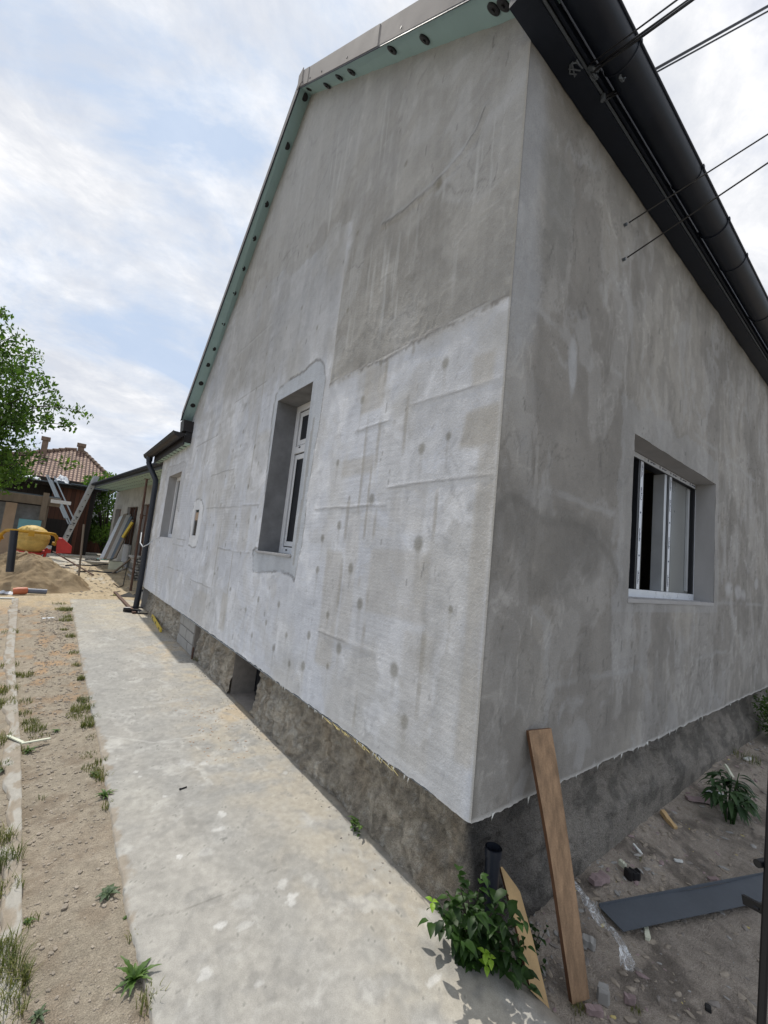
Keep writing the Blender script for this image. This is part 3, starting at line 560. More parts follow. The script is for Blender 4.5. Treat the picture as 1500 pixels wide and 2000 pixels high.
# front wall (y = 0 plane)
def px_list2(l): return [(lambda p: (p.x, p.z))(onY(*q)) for q in l]
def front_col(x, z):
    F = wall_fields(x, z, 131); f, g, b, s, s2, m_ = F['f'], F['g'], F['b'], F['s'], F['s2'], F['m']
    c = np.stack([0.305 + 0 * x, 0.294 + 0 * x, 0.275 + 0 * x], -1) * (1 + .20 * (layers(x * 1.7, z * 1.5, 321) - .5) + .14 * (layers(x * 5.5, z * 4.5, 323, w=.9) - .5) + .09 * (layers(x * 14, z * 10, 325, w=.7) - .5))[..., None]
    w1 = warp(x * 1.4, z * .9, 141, 6, 1.1); w2 = warp(x * 2.6, z * 1.2, 143, 6, 1.0); w3 = warp(x * 5, z * 3.2, 147, 6, .9)
    c = mixa(c, (0.22, 0.212, 0.20), sm(w1, .51, .56) * .6)
    c = mixa(c, (0.355, 0.35, 0.34), sm(w2, .54, .59) * .5)
    c = mixa(c, (0.36, 0.345, 0.315), sm(m_, .54, .68) * .4)
    c = mixa(c, (0.21, 0.203, 0.19), sm(w3, .58, .62) * .4); c = mixa(c, (0.40, 0.405, 0.41), sm(1 - w3, .58, .68) * .35)
    c = c * (1 + .22 * crease(x * 1.2, z * 1.0, 241, .012) * sm(w2, .46, .56) - .22 * crease(x * 2.2, z * 1.8, 243, .010) * sm(w1, .48, .56))[..., None]
    nb = (1 - sm(x + (f - .5) * .25, .10, .30)) * sm(z + (b - .5) * 2, 2.3, 3.2); c = mixa(c, (0.35, 0.365, 0.39), nb * .6)
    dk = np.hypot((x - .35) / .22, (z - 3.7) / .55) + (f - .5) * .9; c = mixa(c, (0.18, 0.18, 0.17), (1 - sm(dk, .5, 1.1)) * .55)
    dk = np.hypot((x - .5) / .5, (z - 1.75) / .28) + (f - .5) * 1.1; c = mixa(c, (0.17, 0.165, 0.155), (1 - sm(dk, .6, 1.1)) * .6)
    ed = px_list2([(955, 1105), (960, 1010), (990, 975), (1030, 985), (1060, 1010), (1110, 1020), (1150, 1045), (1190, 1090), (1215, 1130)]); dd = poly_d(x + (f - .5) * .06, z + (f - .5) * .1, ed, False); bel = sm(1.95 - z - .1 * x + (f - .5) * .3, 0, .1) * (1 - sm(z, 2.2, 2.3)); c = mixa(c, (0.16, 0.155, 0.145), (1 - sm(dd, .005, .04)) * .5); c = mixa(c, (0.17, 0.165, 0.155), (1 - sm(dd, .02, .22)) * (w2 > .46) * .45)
    wh = np.hypot((x - .62) / .05, (z - 2.78) / .22) + (f - .5) * .9; c = mixa(c, (0.44, 0.455, 0.48), (1 - sm(wh, .5, 1.1)) * .6)
    for cx, cz in ((4.3, 1.62), (3.95, 1.66), (4.55, 1.6), (5.1, 1.75)):
        wh = np.hypot((x - cx) / .13, (z - cz) / .09) + (f - .5) * 1.2; c = mixa(c, (0.47, 0.475, 0.49), (1 - sm(wh, .4, 1.1)) * .6)
    fr = (x > WR[0] - .22 + (f - .5) * .2) & (x < WR[1] + .10 + (f - .5) * .1) & (z < WR[3] + .25 + (f - .5) * .2) & (z > WR[2] - .1); c = mixa(c, (0.33, 0.335, 0.34), fr * .45)
    st = (.16 * (s - .5) + .08 * (s2 - .5)) * (.5 + 1.0 * sm(z, 1.0, 2.0) * 0 + .6 * sm(x, .8, 2.0)); c = mixa(c, (0.13, 0.13, 0.125), (1 - sm(x, .002, .012)) * .5); c = c * (1 + 1.15 * st + .2 * (b - .5) + .16 * (f - .5))[..., None]
    for z0, a, bb in ((2.05, 0.1, 1.3), (1.02, .1, 5), (3.0, .1, 5), (1.5, 3.5, 6)):
        d = np.abs(z - z0 + (f - .5) * .05); on = ((x > a) & (x < bb)) * sm(fbm(x * 2, x * 0 + z0, 151), .4, .55); c = mixa(c, (0.38, 0.385, 0.39), (1 - sm(d, .006, .03)) * on * .4)
    rr = np.random.RandomState(9)
    for _ in range(70):
        xx, zz_, L, sl_ = rr.uniform(.1, 6), rr.uniform(.7, 4.2), rr.uniform(.01, .06), rr.uniform(-.4, .4)
        msk = (np.abs(x - xx) < .1) & (np.abs(z - zz_) < L); d = np.abs(x - xx - sl_ * (z - zz_)); c = mixa(c, (0.12, 0.12, 0.115), np.where(msk & (d < .005), .5, 0))
    c = mixa(c, (0.62, 0.62, 0.61), (1 - sm(z - ZB + (f - .5) * .02, .002, .016)) * .7)
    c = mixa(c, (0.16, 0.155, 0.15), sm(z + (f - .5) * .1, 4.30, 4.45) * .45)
    return c
def front_disp(x, z):
    F = wall_fields(x, z, 131); d = (F['b'] - .5) * .014 + (F['f'] - .5) * .010 + (F['s'] - .5) * .003 + (warp(x * 2.6, z * 1.2, 143, 6, 1.0) - .5) * .014; return d * sm(x, 0, .04)
xs = snap(steps(0, XE, lambda v: .009 + v * .006), [0, WR[0], WR[1]]); zs2 = snap(steps(ZB, 4.75, lambda v: .011 + abs(v - 1.5) * .003), [ZB, WR[2], WR[3]])
def fpos(U, V):
    bot = ZB + (fbm(U * 14, U * 0, 93, 4) - .5) * .035 * sm(U, 0, .1) - .006; Z = np.where(V <= ZB + 1e-6, bot, np.maximum(V, bot + .001)); return np.stack([U, -front_disp(U, Z), Z], -1)
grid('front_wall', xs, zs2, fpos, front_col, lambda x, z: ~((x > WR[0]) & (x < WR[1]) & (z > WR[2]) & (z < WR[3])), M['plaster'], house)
# underside of the insulation + hidden back walls + ragged mesh hanging from the edge
b = MB(); b.add([(0.004, YE, ZB - .045), (.14, YE, ZB - .045), (.14, .004, ZB - .003), (.004, .004, ZB - .003)], [(0, 1, 2, 3)]); b.add([(.004, .004, ZB - .001), (XE, .004, ZB), (XE, .15, ZB), (.004, .15, ZB)], [(0, 1, 2, 3)]); b.build('insulation_underside', M['white'], house)
rg = random.Random(3); b = MB()
for i in range(46):
    if i % 2: x = rg.uniform(.0, 3.8) ** 1.1; p = (x, -.006, ZB + .002); q = (x + rg.uniform(.006, .03), -.006, ZB + .002); t = (x + rg.uniform(-.01, .02), -.004 - rg.random() * .01, ZB - .02 - rg.random() * .016)
    else: x = rg.uniform(.0, 2.2); p = (-.006, x, ZB + .0); q = (-.006, x + rg.uniform(.006, .02), ZB + .0); t = (-.006, x + .01, ZB - .02 - rg.random() * .008)
    t2 = (t[0] + .003, t[1] + .003, t[2]); b.add([p, q, t2, t], [(0, 1, 2, 3)])
b.build('frayed_mesh_edge', M['white'], house, kind='stuff')
b = MB(); b.box((.02, YE - .02, .0), (XE, YE, 3.25)); b.box((XE - .02, .02, .0), (XE, YE - .03, 4.7)); b.build('rear_wall', M['plaster_plain'], house)
# ---- window reveals, frames
def reveal(name, axis, o, depth, mats, ceil=M['plaster_plain']):
    a0, a1, z0, z1 = o; e = .001
    def P(a, d, z): return (d, a, z) if axis == 'x' else (a, d, z)
    b = MB(); b.mi = 0; b.add([P(a1, 0, z0), P(a1, depth, z0), P(a1, depth, z1), P(a1, 0, z1)], [(0, 1, 2, 3)]); b.add([P(a0, 0, z0), P(a0, depth, z0), P(a0, depth, z1), P(a0, 0, z1)], [(3, 2, 1, 0)])
    b.mi = 1; b.add([P(a0, 0, z1), P(a1, 0, z1), P(a1, depth, z1), P(a0, depth, z1)], [(0, 1, 2, 3)]); b.mi = 0; b.add([P(a0, 0, z0), P(a1, 0, z0), P(a1, depth, z0), P(a0, depth, z0)], [(3, 2, 1, 0)])
    return b.build(name, mats, house)
def fillet_line(name, axis, pts, r, m, parent):
    b = MB()
    for a, c in pts: b.tube([a, c], r, 6)
    return b.build(name, m, parent)
# tall gable window
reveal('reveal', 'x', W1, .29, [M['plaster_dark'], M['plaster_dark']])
b = MB(); y0, y1, z0, z1 = W1; X = .255
def fbox(b, a0, a1, z0, z1, d0, d1): b.box((d0, a0, z0), (d1, a1, z1))
zt = 2.62
for q in ((y0, y0 + .065, z0, z1), (y1 - .065, y1, z0, z1), (y0 + .065, y1 - .065, z0, z0 + .065), (y0 + .065, y1 - .065, z1 - .065, z1), (y0 + .065, y1 - .065, zt - .04, zt + .04)): fbox(b, *q, X - .03, X + .04)
wf = b.build('window', M['upvc'], house, bevel=.004, label='tall narrow white framed gable window with small upper light')
b = MB()
for (c0, c1) in ((z0 + .075, zt - .05), (zt + .05, z1 - .075)):
    a0, a1 = y0 + .075, y1 - .075
    for q in ((a0, a0 + .055, c0, c1), (a1 - .055, a1, c0, c1), (a0 + .055, a1 - .055, c0, c0 + .055), (a0 + .055, a1 - .055, c1 - .055, c1)): fbox(b, *q, X - .016, X + .03)
b.build('sash', M['upvc'], wf, bevel=.005)
b = MB()
for (c0, c1) in ((z0 + .13, zt - .105), (zt + .105, z1 - .13)): fbox(b, y0 + .13, y1 - .13, c0, c1, X + .004, X + .012)
b.build('pane', M['glass'], wf)
b = MB()
for (c0, c1) in ((z0 + .065, zt - .04), (zt + .04, z1 - .065)): fbox(b, y0 + .064, y1 - .064, c0, c1, X - .012, X - .004)
for q in ((y0 + .125, y1 - .125, z0 + .125, z0 + .135), (y0 + .13, y0 + .136, z0 + .13, zt - .1), (y1 - .136, y1 - .13, z0 + .13, zt - .1)): fbox(b, *q, X - .018, X + .005)
for zz_ in (z0 + .03, zt + .012): fbox(b, y1 - .2, y1 - .165, zz_, zz_ + .014, X - .033, X - .029)
b.build('gasket', M['gasket'], wf)
b = MB(); b.box((-.016, y0 - .01, z0 - .016), (.15, y1 + .03, z0 + .002)); b.build('window_sill', M['plaster_plain'], house)
# window beside the rear corner
reveal('reveal', 'x', W3, .23, [M['plaster_plain'], M['plaster_plain']])
b = MB(); y0, y1, z0, z1 = W3; X = .175
for q in ((y0, y0 + .07, z0, z1), (y1 - .07, y1, z0, z1), (y0 + .07, y1 - .07, z0, z0 + .07), (y0 + .07, y1 - .07, z1 - .07, z1), ((y0 + y1) / 2 - .05, (y0 + y1) / 2 + .05, z0 + .07, z1 - .07)): fbox(b, *q, X - .03, X + .04)
wf = b.build('window', M['upvc'], house, bevel=.004, label='small white framed window next to the black downpipe')
b = MB(); fbox(b, y0 + .08, (y0 + y1) / 2 - .06, z0 + .08, z1 - .08, X, X + .01); fbox(b, (y0 + y1) / 2 + .06, y1 - .08, z0 + .08, z1 - .08, X, X + .01); b.build('pane', M['glass'], wf)
# narrow niche window
reveal('reveal', 'x', WN, .07, [M['plaster_plain'], M['plaster_plain']])
y0, y1, z0, z1 = WN; b = MB()
for q in ((y0, y0 + .028, z0, z1), (y1 - .028, y1, z0, z1), (y0 + .028, y1 - .028, z0, z0 + .03), (y0 + .028, y1 - .028, z1 - .03, z1)): fbox(b, *q, -.004, .05)
wf = b.build('niche_window', M['upvc'], house, label='tiny slot shaped niche in the gable wall inside an oval patch')
b = MB(); fbox(b, y0 + .029, y1 - .029, z0 + .031, z1 - .031, .006, .012); b.build('pane', M['glass'], wf)
b = MB(); fbox(b, y0 + .05, y1 - .05, 1.86, 1.98, .002, .0055); b.build('paper_note', M['tanb'], wf)
# wide front window
x0, x1, z0, z1 = WR; Yd = .21
b = MB(); b.mi = 0
b.add([(x1, 0, z0), (x1, Yd + .04, z0), (x1, Yd + .04, z1), (x1, 0, z1)], [(3, 2, 1, 0)]); b.add([(x0, 0, z0), (x0, Yd + .04, z0), (x0, Yd + .04, z1), (x0, 0, z1)], [(0, 1, 2, 3)])
b.mi = 1; b.add([(x0, 0, z1), (x1, 0, z1), (x1, Yd + .04, z1), (x0, Yd + .04, z1)], [(3, 2, 1, 0)]); b.mi = 0; b.add([(x0, 0, z0), (x1, 0, z0), (x1, Yd + .04, z0), (x0, Yd + .04, z0)], [(0, 1, 2, 3)])
b.build('reveal', [M['plaster_plain'], M['plaster_plain']], house)
xa = x0 + .0; mull = [2.08, 2.72]; fy0, fy1 = Yd - .045, Yd + .03
def yb(b, a0, a1, c0, c1, d0, d1): b.box((a0, d0, c0), (a1, d1, c1))
b = MB()
yb(b, x0, x0 + .05, z0 + .06, z1, fy0, fy1); yb(b, x1 - .045, x1, z0 + .06, z1, fy0, fy1); yb(b, x0 + .05, x1 - .045, z1 - .05, z1, fy0, fy1)
for mx in mull: yb(b, mx - .055, mx + .055, z0 + .06, z1 - .05, fy0, fy1)
wfr = b.build('window', M['greymetal'], house, label='wide window with dark frame under white protective film, left leaf open')
for w_ in (wfr,): w_.data.materials[0] = M['gasket']
b = MB(); yb(b, x0, x1 - .02, z0, z0 + .058, fy0 - .01, fy1); b.build('frame', M['film'], wfr)
b = MB()
for a0, a1 in ((mull[0] - .02, mull[0] + .03), (mull[1] - .02, mull[1] + .03)): yb(b, a0, a1, z0 + .062, z1 - .055, fy0 - .004, fy0 - .001)
yb(b, x0 + .02, x1 - .02, z1 - .045, z1 - .006, fy0 - .004, fy0 - .001); yb(b, x1 - .012, x1 - .004, z0 + .06, z1 - .05, fy0 - .004, fy0 - .001); b.build('protective_film', M['film'], wfr)
b = MB(); rg = random.Random(8)
for mx in mull:                      # upright lettering printed on the film, screw holes between
    for k, zc in enumerate((z0 + .16, z0 + .50, z0 + .84, z0 + 1.03)):
        for i in range(7):
            zz_ = zc - .055 + i * .016; w_ = .006 + .006 * ((i * 7 + k) % 3); b.box((mx - .004, fy0 - .0062, zz_), (mx - .004 + w_, fy0 - .0045, zz_ + .004 + .004 * (i % 2)))
        b.box((mx - .004, fy0 - .0062, zc - .055), (mx - .001, fy0 - .0045, zc + .05))
    for zc in (z0 + .33, z0 + .68): b.tube([(mx + .004, fy0 - .0065, zc), (mx + .004, fy0 - .004, zc)], .008, 10)
for i in range(5): 
    xx = x0 + .68 + i * .26; b.box((xx, fy0 - .0062, z1 - .032), (xx + .012, fy0 - .0045, z1 - .012))
    for j in range(6): b.box((xx + .06 + j * .018, fy0 - .0062, z1 - .03 + .004 * (j % 3)), (xx + .07 + j * .018, fy0 - .0045, z1 - .018))
b.build('printed_marks', M['ink'], wfr)
b = MB(); yb(b, mull[1] + .055, x1 - .045, z0 + .06, z1 - .05, Yd - .01, Yd); b.build('pane', M['glass_grey'], wfr, label='closed right hand pane with grey blind behind')
b = MB(); yb(b, mull[1] + .075, mull[1] + .13, z1 - .32, z1 - .12, Yd - .014, Yd - .0115); b.build('sticker', M['upvc'], wfr)
b = MB(); yb(b, x1 - .16, x1 - .125, z0 + .08, z1 - .07, Yd - .03, Yd - .012); yb(b, x1 - .11, x1 - .085, z0 + .08, z1 - .07, Yd - .022, Yd - .011); b.build('sash', M['alu'], wfr)
b = MB(); yb(b, mull[1] - .115, mull[1] - .0555, z0 + .062, z1 - .052, fy0 + .006, Yd + .05); b.build('open_leaf', M['alu'], wfr, label='open inner leaf of the window seen edge on')
b = MB(); yb(b, x0 - .01, x1 - .02, z0 - .03, z0 - .002, -.006, Yd); b.build('window_sill', M['plaster_plain'], house)
# dim room behind the front window
b = MB(); b.add([(x0 - .4, Yd + .05, .9), (x1 + .3, Yd + .05, .9), (x1 + .3, 3, .9), (x0 - .4, 3, .9), (x0 - .4, Yd + .05, 2.9), (x1 + .3, Yd + .05, 2.9), (x1 + .3, 3, 2.9), (x0 - .4, 3, 2.9)], [(0, 1, 2, 3), (2, 6, 7, 3), (1, 2, 6, 5), (0, 4, 7, 3)]); b.mi = 1; b.add([(x0 - .4, Yd + .05, 2.9), (x1 + .3, Yd + .05, 2.9), (x1 + .3, 3, 2.9), (x0 - .4, 3, 2.9)], [(0, 1, 2, 3)])
b.build('room', [M['room'], M['roomy']], house)

# ---- foundation wrapping round the corner
VENT = (2.66, 3.30, -.4, .44)
FX = .12
def fnd_pos(U, V):
    # U < 0 : along the gable (y = -U), U > 0 : along the front (x = U), rounded corner
    t = sm(U, -.10, .10); n = np.stack([-(1 - t), -t], -1); n /= np.linalg.norm(n, axis=-1)[..., None]
    bx = FX + np.maximum(U, 0); by = FX + np.maximum(-U, 0)
    z = V; low = (1 - sm(z, -.1, .35))
    d = (fbm(U * 1.3 + 40, z * 1.5, 101, 5) - .5) * .10 + (warp(U * 7 + 40, z * 8, 103, 6, .7) - .5) * .095 + (fbm(U * 30 + 40, z * 30, 105, 3) - .5) * .024 + low * .05
    d = np.where(U > 0, d + low * .07 * sm(U, .4, 1.5), d)
    d = np.minimum(d, .085); return np.stack([bx + n[..., 0] * d, by + n[..., 1] * d, z], -1)
def fnd_col(U, V):
    f = fbm(U * 7 + 40, V * 7, 111, 5); g = fbm(U * 30 + 40, V * 30, 113, 4); b = fbm(U * 1.6 + 40, V * 1.9, 115, 4); s = fbm(U * 9 + 40, V * 2, 117, 4)
    c = np.stack([0.43 + 0 * U, 0.385 + 0 * U, 0.315 + 0 * U], -1)
    c = mixa(c, (0.20, 0.18, 0.145), sm(warp(U * 8 + 40, V * 9, 331, 6), .46, .64) * .4); c = mixa(c, (0.50, 0.475, 0.42), sm(g + .5 * (b - .5) + .3 * (.25 - V), .52, .68) * .75 * (U < 0)); c = mixa(c, (0.30, 0.23, 0.15), sm(s, .55, .7) * .35)
    c = mixa(c, (0.08, 0.072, 0.06), sm(fbm(U * 30 + 40, V * 34, 119, 4), .58, .68) * .4); c = c * (1 + .35 * (layers(U * 12 + 40, V * 7, 351, w=.8) - .5) + .25 * (layers(U * 26 + 40, V * 22, 353, w=.6) - .5))[..., None]
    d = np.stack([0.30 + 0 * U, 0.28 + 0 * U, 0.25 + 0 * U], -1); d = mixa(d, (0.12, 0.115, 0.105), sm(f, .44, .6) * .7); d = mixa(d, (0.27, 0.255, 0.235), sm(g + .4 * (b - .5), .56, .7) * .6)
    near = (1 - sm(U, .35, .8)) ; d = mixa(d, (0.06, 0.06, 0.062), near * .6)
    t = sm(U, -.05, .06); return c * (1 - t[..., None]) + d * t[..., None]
fu = np.concatenate([-np.array(steps(0.01, 8.95, lambda v: .011 + v * .008))[::-1], np.array(steps(0, 8.3, lambda v: .011 + v * .010))]); fu = snap(fu, [-(VENT[0] - FX), -(VENT[1] - FX)])
grid('foundation', fu, np.array(steps(-.35, .55, lambda v: .012)), fnd_pos, fnd_col, lambda u, z: ~((-u + FX > VENT[0]) & (-u + FX < VENT[1]) & (z < VENT[3])), M['stone'], house, flip=False, label='rough dark stone base of the house')
b = MB(); y0, y1 = VENT[0], VENT[1]
b.mi = 1; b.add([(.08, y1, -.3), (.34, y1, -.3), (.34, y1, .5), (.08, y1, .5)], [(0, 1, 2, 3)]); b.mi = 0; b.add([(.34, y1, -.3), (.55, y1, -.3), (.55, y1, .5), (.34, y1, .5)], [(0, 1, 2, 3)]); b.add([(.08, y0, -.3), (.55, y0, -.3), (.55, y0, .5), (.08, y0, .5)], [(3, 2, 1, 0)]); b.add([(.55, y0, -.3), (.55, y1, -.3), (.55, y1, .5), (.55, y0, .5)], [(0, 1, 2, 3)]); b.mi = 1; b.add([(.05, y0, -.005), (.55, y0, -.005), (.55, y1, -.005), (.05, y1, -.005)], [(0, 1, 2, 3)]); b.mi = 0; b.add([(.09, y0, .44), (.55, y0, .44), (.55, y1, .44), (.09, y1, .44)], [(3, 2, 1, 0)])
b.build('vent_recess', [M['gasket'], M['mortar']], house)  # near-black inner faces paint in the shade deep in the recess
b = MB(); rg = random.Random(4)
for r_ in range(3):
    yy = 4.95 + (r_ % 2) * .14 - .14; zb_ = -.02 + r_ * .155
    while yy < 5.8:
        L = min(.39, 5.82 - yy)
        if L > .08 and yy > 4.8: b.box((.07 + rg.uniform(-.004, .004), max(yy, 4.95), zb_), (.2, yy + L - .012, zb_ + .142))
        yy += .40
b.build('block_infill', M['block'], house, bevel=.006)
b = MB(); b.box((.082, 4.93, -.05), (.2, 5.84, .46)); b.build('mortar_bed', M['mortar'], house)

# ---- roof: soffit boards, fascia, deck
def sheet(o, i, th, m, name, **k):
    b = MB(); 
    return b
F0o, F0i = (-.205, -.16, Z0 + SF * -.16), (0.01, -.16, Z0 + SF * -.16); PKo, PKi = (-.145, 3.13, 6.955), (0.01, YP, ZP - .004); B0o, B0i = (-.17, 6.82, 3.64), (0.01, 6.86, ZP - SBK * (6.86 - YP))
def soff(a, b_, c, d, name):
    mb = MB(); up = Vector((0, 0, .07)); p = [Vector(q) for q in (a, b_, c, d)]; mb.hexa([*p, *[q + up for q in p]]); return mb.build(name, M['eps'], rf_parent, label=None)
b = MB()
for (ya, za, yb_, zb_) in ((-.18, Z0 - .136 + .10, YP, ZP + .10), (YP, ZP + .10, 6.86, float(roofz(np.array(6.86))) + .10)):
    xo = -.14; b.add([(xo, ya, za), (XE + .2, ya, za), (XE + .2, yb_, zb_), (xo, yb_, zb_), (xo, ya, za + .10), (XE + .2, ya, za + .10), (XE + .2, yb_, zb_ + .10), (xo, yb_, zb_ + .10)], [(0, 1, 2, 3), (7, 6, 5, 4), (0, 4, 5, 1), (1, 5, 6, 2), (2, 6, 7, 3), (3, 7, 4, 0)])
roof = b.build('roof', M['brownmetal'], house)
rf_parent = roof
s1_ = soff(F0i, PKi, PKo, F0o, 'soffit_board'); s2_ = soff(PKi, B0i, B0o, PKo, 'soffit_board')
def strip(name, pts, th, h, m, parent, x_in=.006):
    # pts: outer lower line points; a board of height h facing -x
    b = MB()
    for p, q in zip(pts[:-1], pts[1:]):
        p = Vector(p); q = Vector(q); b.hexa([p, q, q + Vector((th, 0, 0)), p + Vector((th, 0, 0)), p + Vector((0, 0, h)), q + Vector((0, 0, h)), q + Vector((th, 0, h)), p + Vector((th, 0, h))])
    return b.build(name, m, parent)
def lerp(a, b_, t): return tuple(a[i] * (1 - t) + b_[i] * t for i in range(3))
fa = [Vector(F0o) + Vector((-.012, 0, -.004)), Vector(PKo) + Vector((-.012, -.012, -.006))]
m1 = lerp(fa[0], fa[1], .50); m1b = (m1[0] - .004, m1[1], m1[2])

b = MB()
for k_, (t0, t1, dx) in enumerate(((0, .46, 0), (.455, .93, -.003), (.925, 1.0, -.006))):
    p = Vector(lerp(fa[0], fa[1], t0)) + Vector((dx, 0, 0)); q = Vector(lerp(fa[0], fa[1], t1)) + Vector((dx, 0, 0)); h = Vector((0, 0, .205)); t = Vector((.010, 0, 0)); b.hexa([p, q, q + t, p + t, p + h, q + h, q + t + h, p + t + h])
b.mi = 1
p, q = fa[0] + Vector((.004, 0, -.008)), fa[1] + Vector((.004, 0, -.008)); b.beam(p, q, .006, .014)
for t0 in (.12, .35, .62, .80, .90, .97): c = Vector(lerp(fa[0], fa[1], t0)) + Vector((-.008, 0, .035)); b.tube([c, c + Vector((-.006, 0, 0))], .009, 8)
b.build('fascia', [M['flash'], M['black']], roof, label='pale metal verge board on the street side slope')
b = MB(); p, q = Vector(PKo) + Vector((-.013, .0, -.004)), Vector(B0o) + Vector((-.013, 0, -.004)); h = Vector((0, 0, .15)); t = Vector((.011, 0, 0)); b.hexa([p, q, q + t, p + t, p + h, q + h, q + t + h, p + t + h]); b.mi = 1; b.beam(p + Vector((.0, 0, -.006)), q + Vector((.0, 0, -.006)), .012, .014)
b.build('fascia', [M['flash'], M['black']], roof, label='thin verge board on the yard side slope')
b = MB(); c = Vector(PKo) + Vector((-.02, 0, .06)); b.box((c.x - .004, c.y - .07, c.z - .06), (c.x + .004, c.y + .05, c.z + .13)); b.build('ridge_cap', M['flash'], roof)
# anchor plates under the soffit
def plate(px, py, slope_front=True):
    if slope_front: A_, B_, nn = (Vector(F0i) + Vector(F0o)) / 2, (Vector(PKi) + Vector(PKo)) / 2, Vector((0, SF, -1)).normalized()
    else: A_, B_, nn = (Vector(PKi) + Vector(PKo)) / 2, (Vector(B0i) + Vector(B0o)) / 2, Vector((0, -SBK, -1)).normalized()
    A_ = A_ - (B_ - A_) * .3; c = min((A_.lerp(B_, t / 600) for t in range(601)), key=lambda P: abs(proj(P)[0 if slope_front else 1] - (px if slope_front else py)) ) - Vector((.0, 0, .0))
    if slope_front: x_off = (-.055, .055, 0)[int(px) % 3]; c = c + Vector((x_off * .5, 0, 0))
    b = MB(); b.tube([c + nn * -.002, c + nn * .006, c + nn * .009], [.042, .042, .034], 20); b.tube([c + nn * .009, c + nn * .016], .012, 12); return b.build('anchor_plate', M['blackp'], s1_ if slope_front else s2_)
def wlp(p): return p
for q in [(830, 73), (771, 92), (686, 138), (662, 145), (634, 161), (606, 175), (965, 8), (983, 30)]: plate(*q)
for q in [(595, 188), (561, 284), (520, 397), (494, 464), (472, 524), (457, 572), (433, 632), (416, 680), (403, 712), (389, 748), (373, 792)]: plate(*q, slope_front=False)
# front eave : boxed soffit and half round gutter
b = MB(); b.box((-.2, -.125, 4.44), (XE, -.004, 4.72)); eb = b.build('eave_box', M['black'], roof)
b = MB(); b.box((-.2, -.155, 4.475), (XE, -.138, 4.70)); b.build('fascia', M['black'], roof)
b = MB(); b.box((-.1, -.1375, 4.452), (XE, -.1265, 4.462)); b.mi = 0; b.build('eave_trim', M['greymetal'], roof)
gc = Vector((0, -.255, 4.545)); prof = [(gc.y + .092 * math.cos(a), gc.z + .092 * math.sin(a)) for a in [math.pi + math.pi * i / 14 for i in range(15)]]; prof2 = [(gc.y + .088 * math.cos(a), gc.z + .088 * math.sin(a)) for a in [2 * math.pi - math.pi * i / 14 for i in range(15)]]
b = MB(); poly = [(-.21, y, z) for y, z in prof + prof2]; b.prism(poly, (XE + .2, 0, 0)); b.tube([(-.21, gc.y - .094, gc.z + .004), (XE, gc.y - .094, gc.z + .004)], .009, 8); gut = autosmooth(b.build('gutter', M['black'], roof, label='long black half round gutter along the street side'), 50)
for xj in (-.205, .49, 1.56, 2.2, 2.75, 3.8, 5.0):
    b = MB(); pts = [(xj, gc.y + .094 * math.cos(a), gc.z + .094 * math.sin(a)) for a in [math.pi * .97 + math.pi * 1.05 * i / 14 for i in range(15)]]; b.tube(pts, .004 if xj != 2.2 else .007, 6)
    b.box((xj - .012, gc.y - .107, gc.z - .008), (xj + .012, gc.y - .095, gc.z + .014)); b.build('gutter_bracket', M['black'], gut)
# rear eave over the gable's far end (low wing of the same wall)
e0, e1 = 6.62, 9.5
b = MB(); b.box((-.10, e0 + .02, 3.20), (.0 - .003, e1, 3.23)); b.mi = 1
for i in range(9): yy = e0 + .2 + i * .3; b.box((-.085, yy, 3.192), (-.02, yy + .05, 3.1985))
b.build('soffit_board', [M['eps_pale'], M['blackp']], roof)
b = MB(); b.box((-.125, e0, 3.185), (-.104, e1, 3.36)); b.box((-.10, e0, 3.235), (-.003, e0 + .02, 3.42)); b.box((-.10, e0 + .021, 3.24), (.6, e1 + .1, 3.42)); b.build('eave_box', M['brownmetal'], roof)
gcx = -.225; prof = [(gcx + .09 * math.cos(a), 3.36 + .085 * math.sin(a)) for a in [math.pi + math.pi * i / 12 for i in range(13)]]; prof2 = [(gcx + .086 * math.cos(a), 3.36 + .081 * math.sin(a)) for a in [2 * math.pi - math.pi * i / 12 for i in range(13)]]
b = MB(); b.prism([(x, e0 - .1, z) for x, z in prof + prof2], (0, e1 - e0 + .35, 0)); b.tube([(gcx - .092, e0 - .1, 3.362), (gcx - .092, e1 + .25, 3.362)], .008, 6); b.prism([(x, e0 - .1, z) for x, z in prof], (0, -.004, 0)); g2 = autosmooth(b.build('gutter', M['brownmetal'], roof, label='short dark gutter over the yard side eave'), 50)
b = MB(); b.hexa([(-.16, 6.6, 3.42), (.03, 6.6, 3.42), (.03, 6.84, 3.42), (-.16, 6.84, 3.42), (-.17, 6.62, 3.62), (.03, 6.62, 3.62), (.03, 6.88, 3.62), (-.17, 6.88, 3.62)]); b.build('eave_end_cap', M['brownmetal'], roof)
b = MB(); b.add([(-.14, e0, 3.425), (-.14, e1 + .1, 3.425), (1.0, e1 + .1, 3.95), (1.0, e0, 3.95)], [(0, 3, 2, 1)]); b.add([(-.14, e0, 3.425), (-.14, e1 + .1, 3.425), (1.0, e1 + .1, 3.40), (1.0, e0, 3.40)], [(0, 1, 2, 3)]); b.build('rear_roof_sheet', M['brownmetal'], roof)
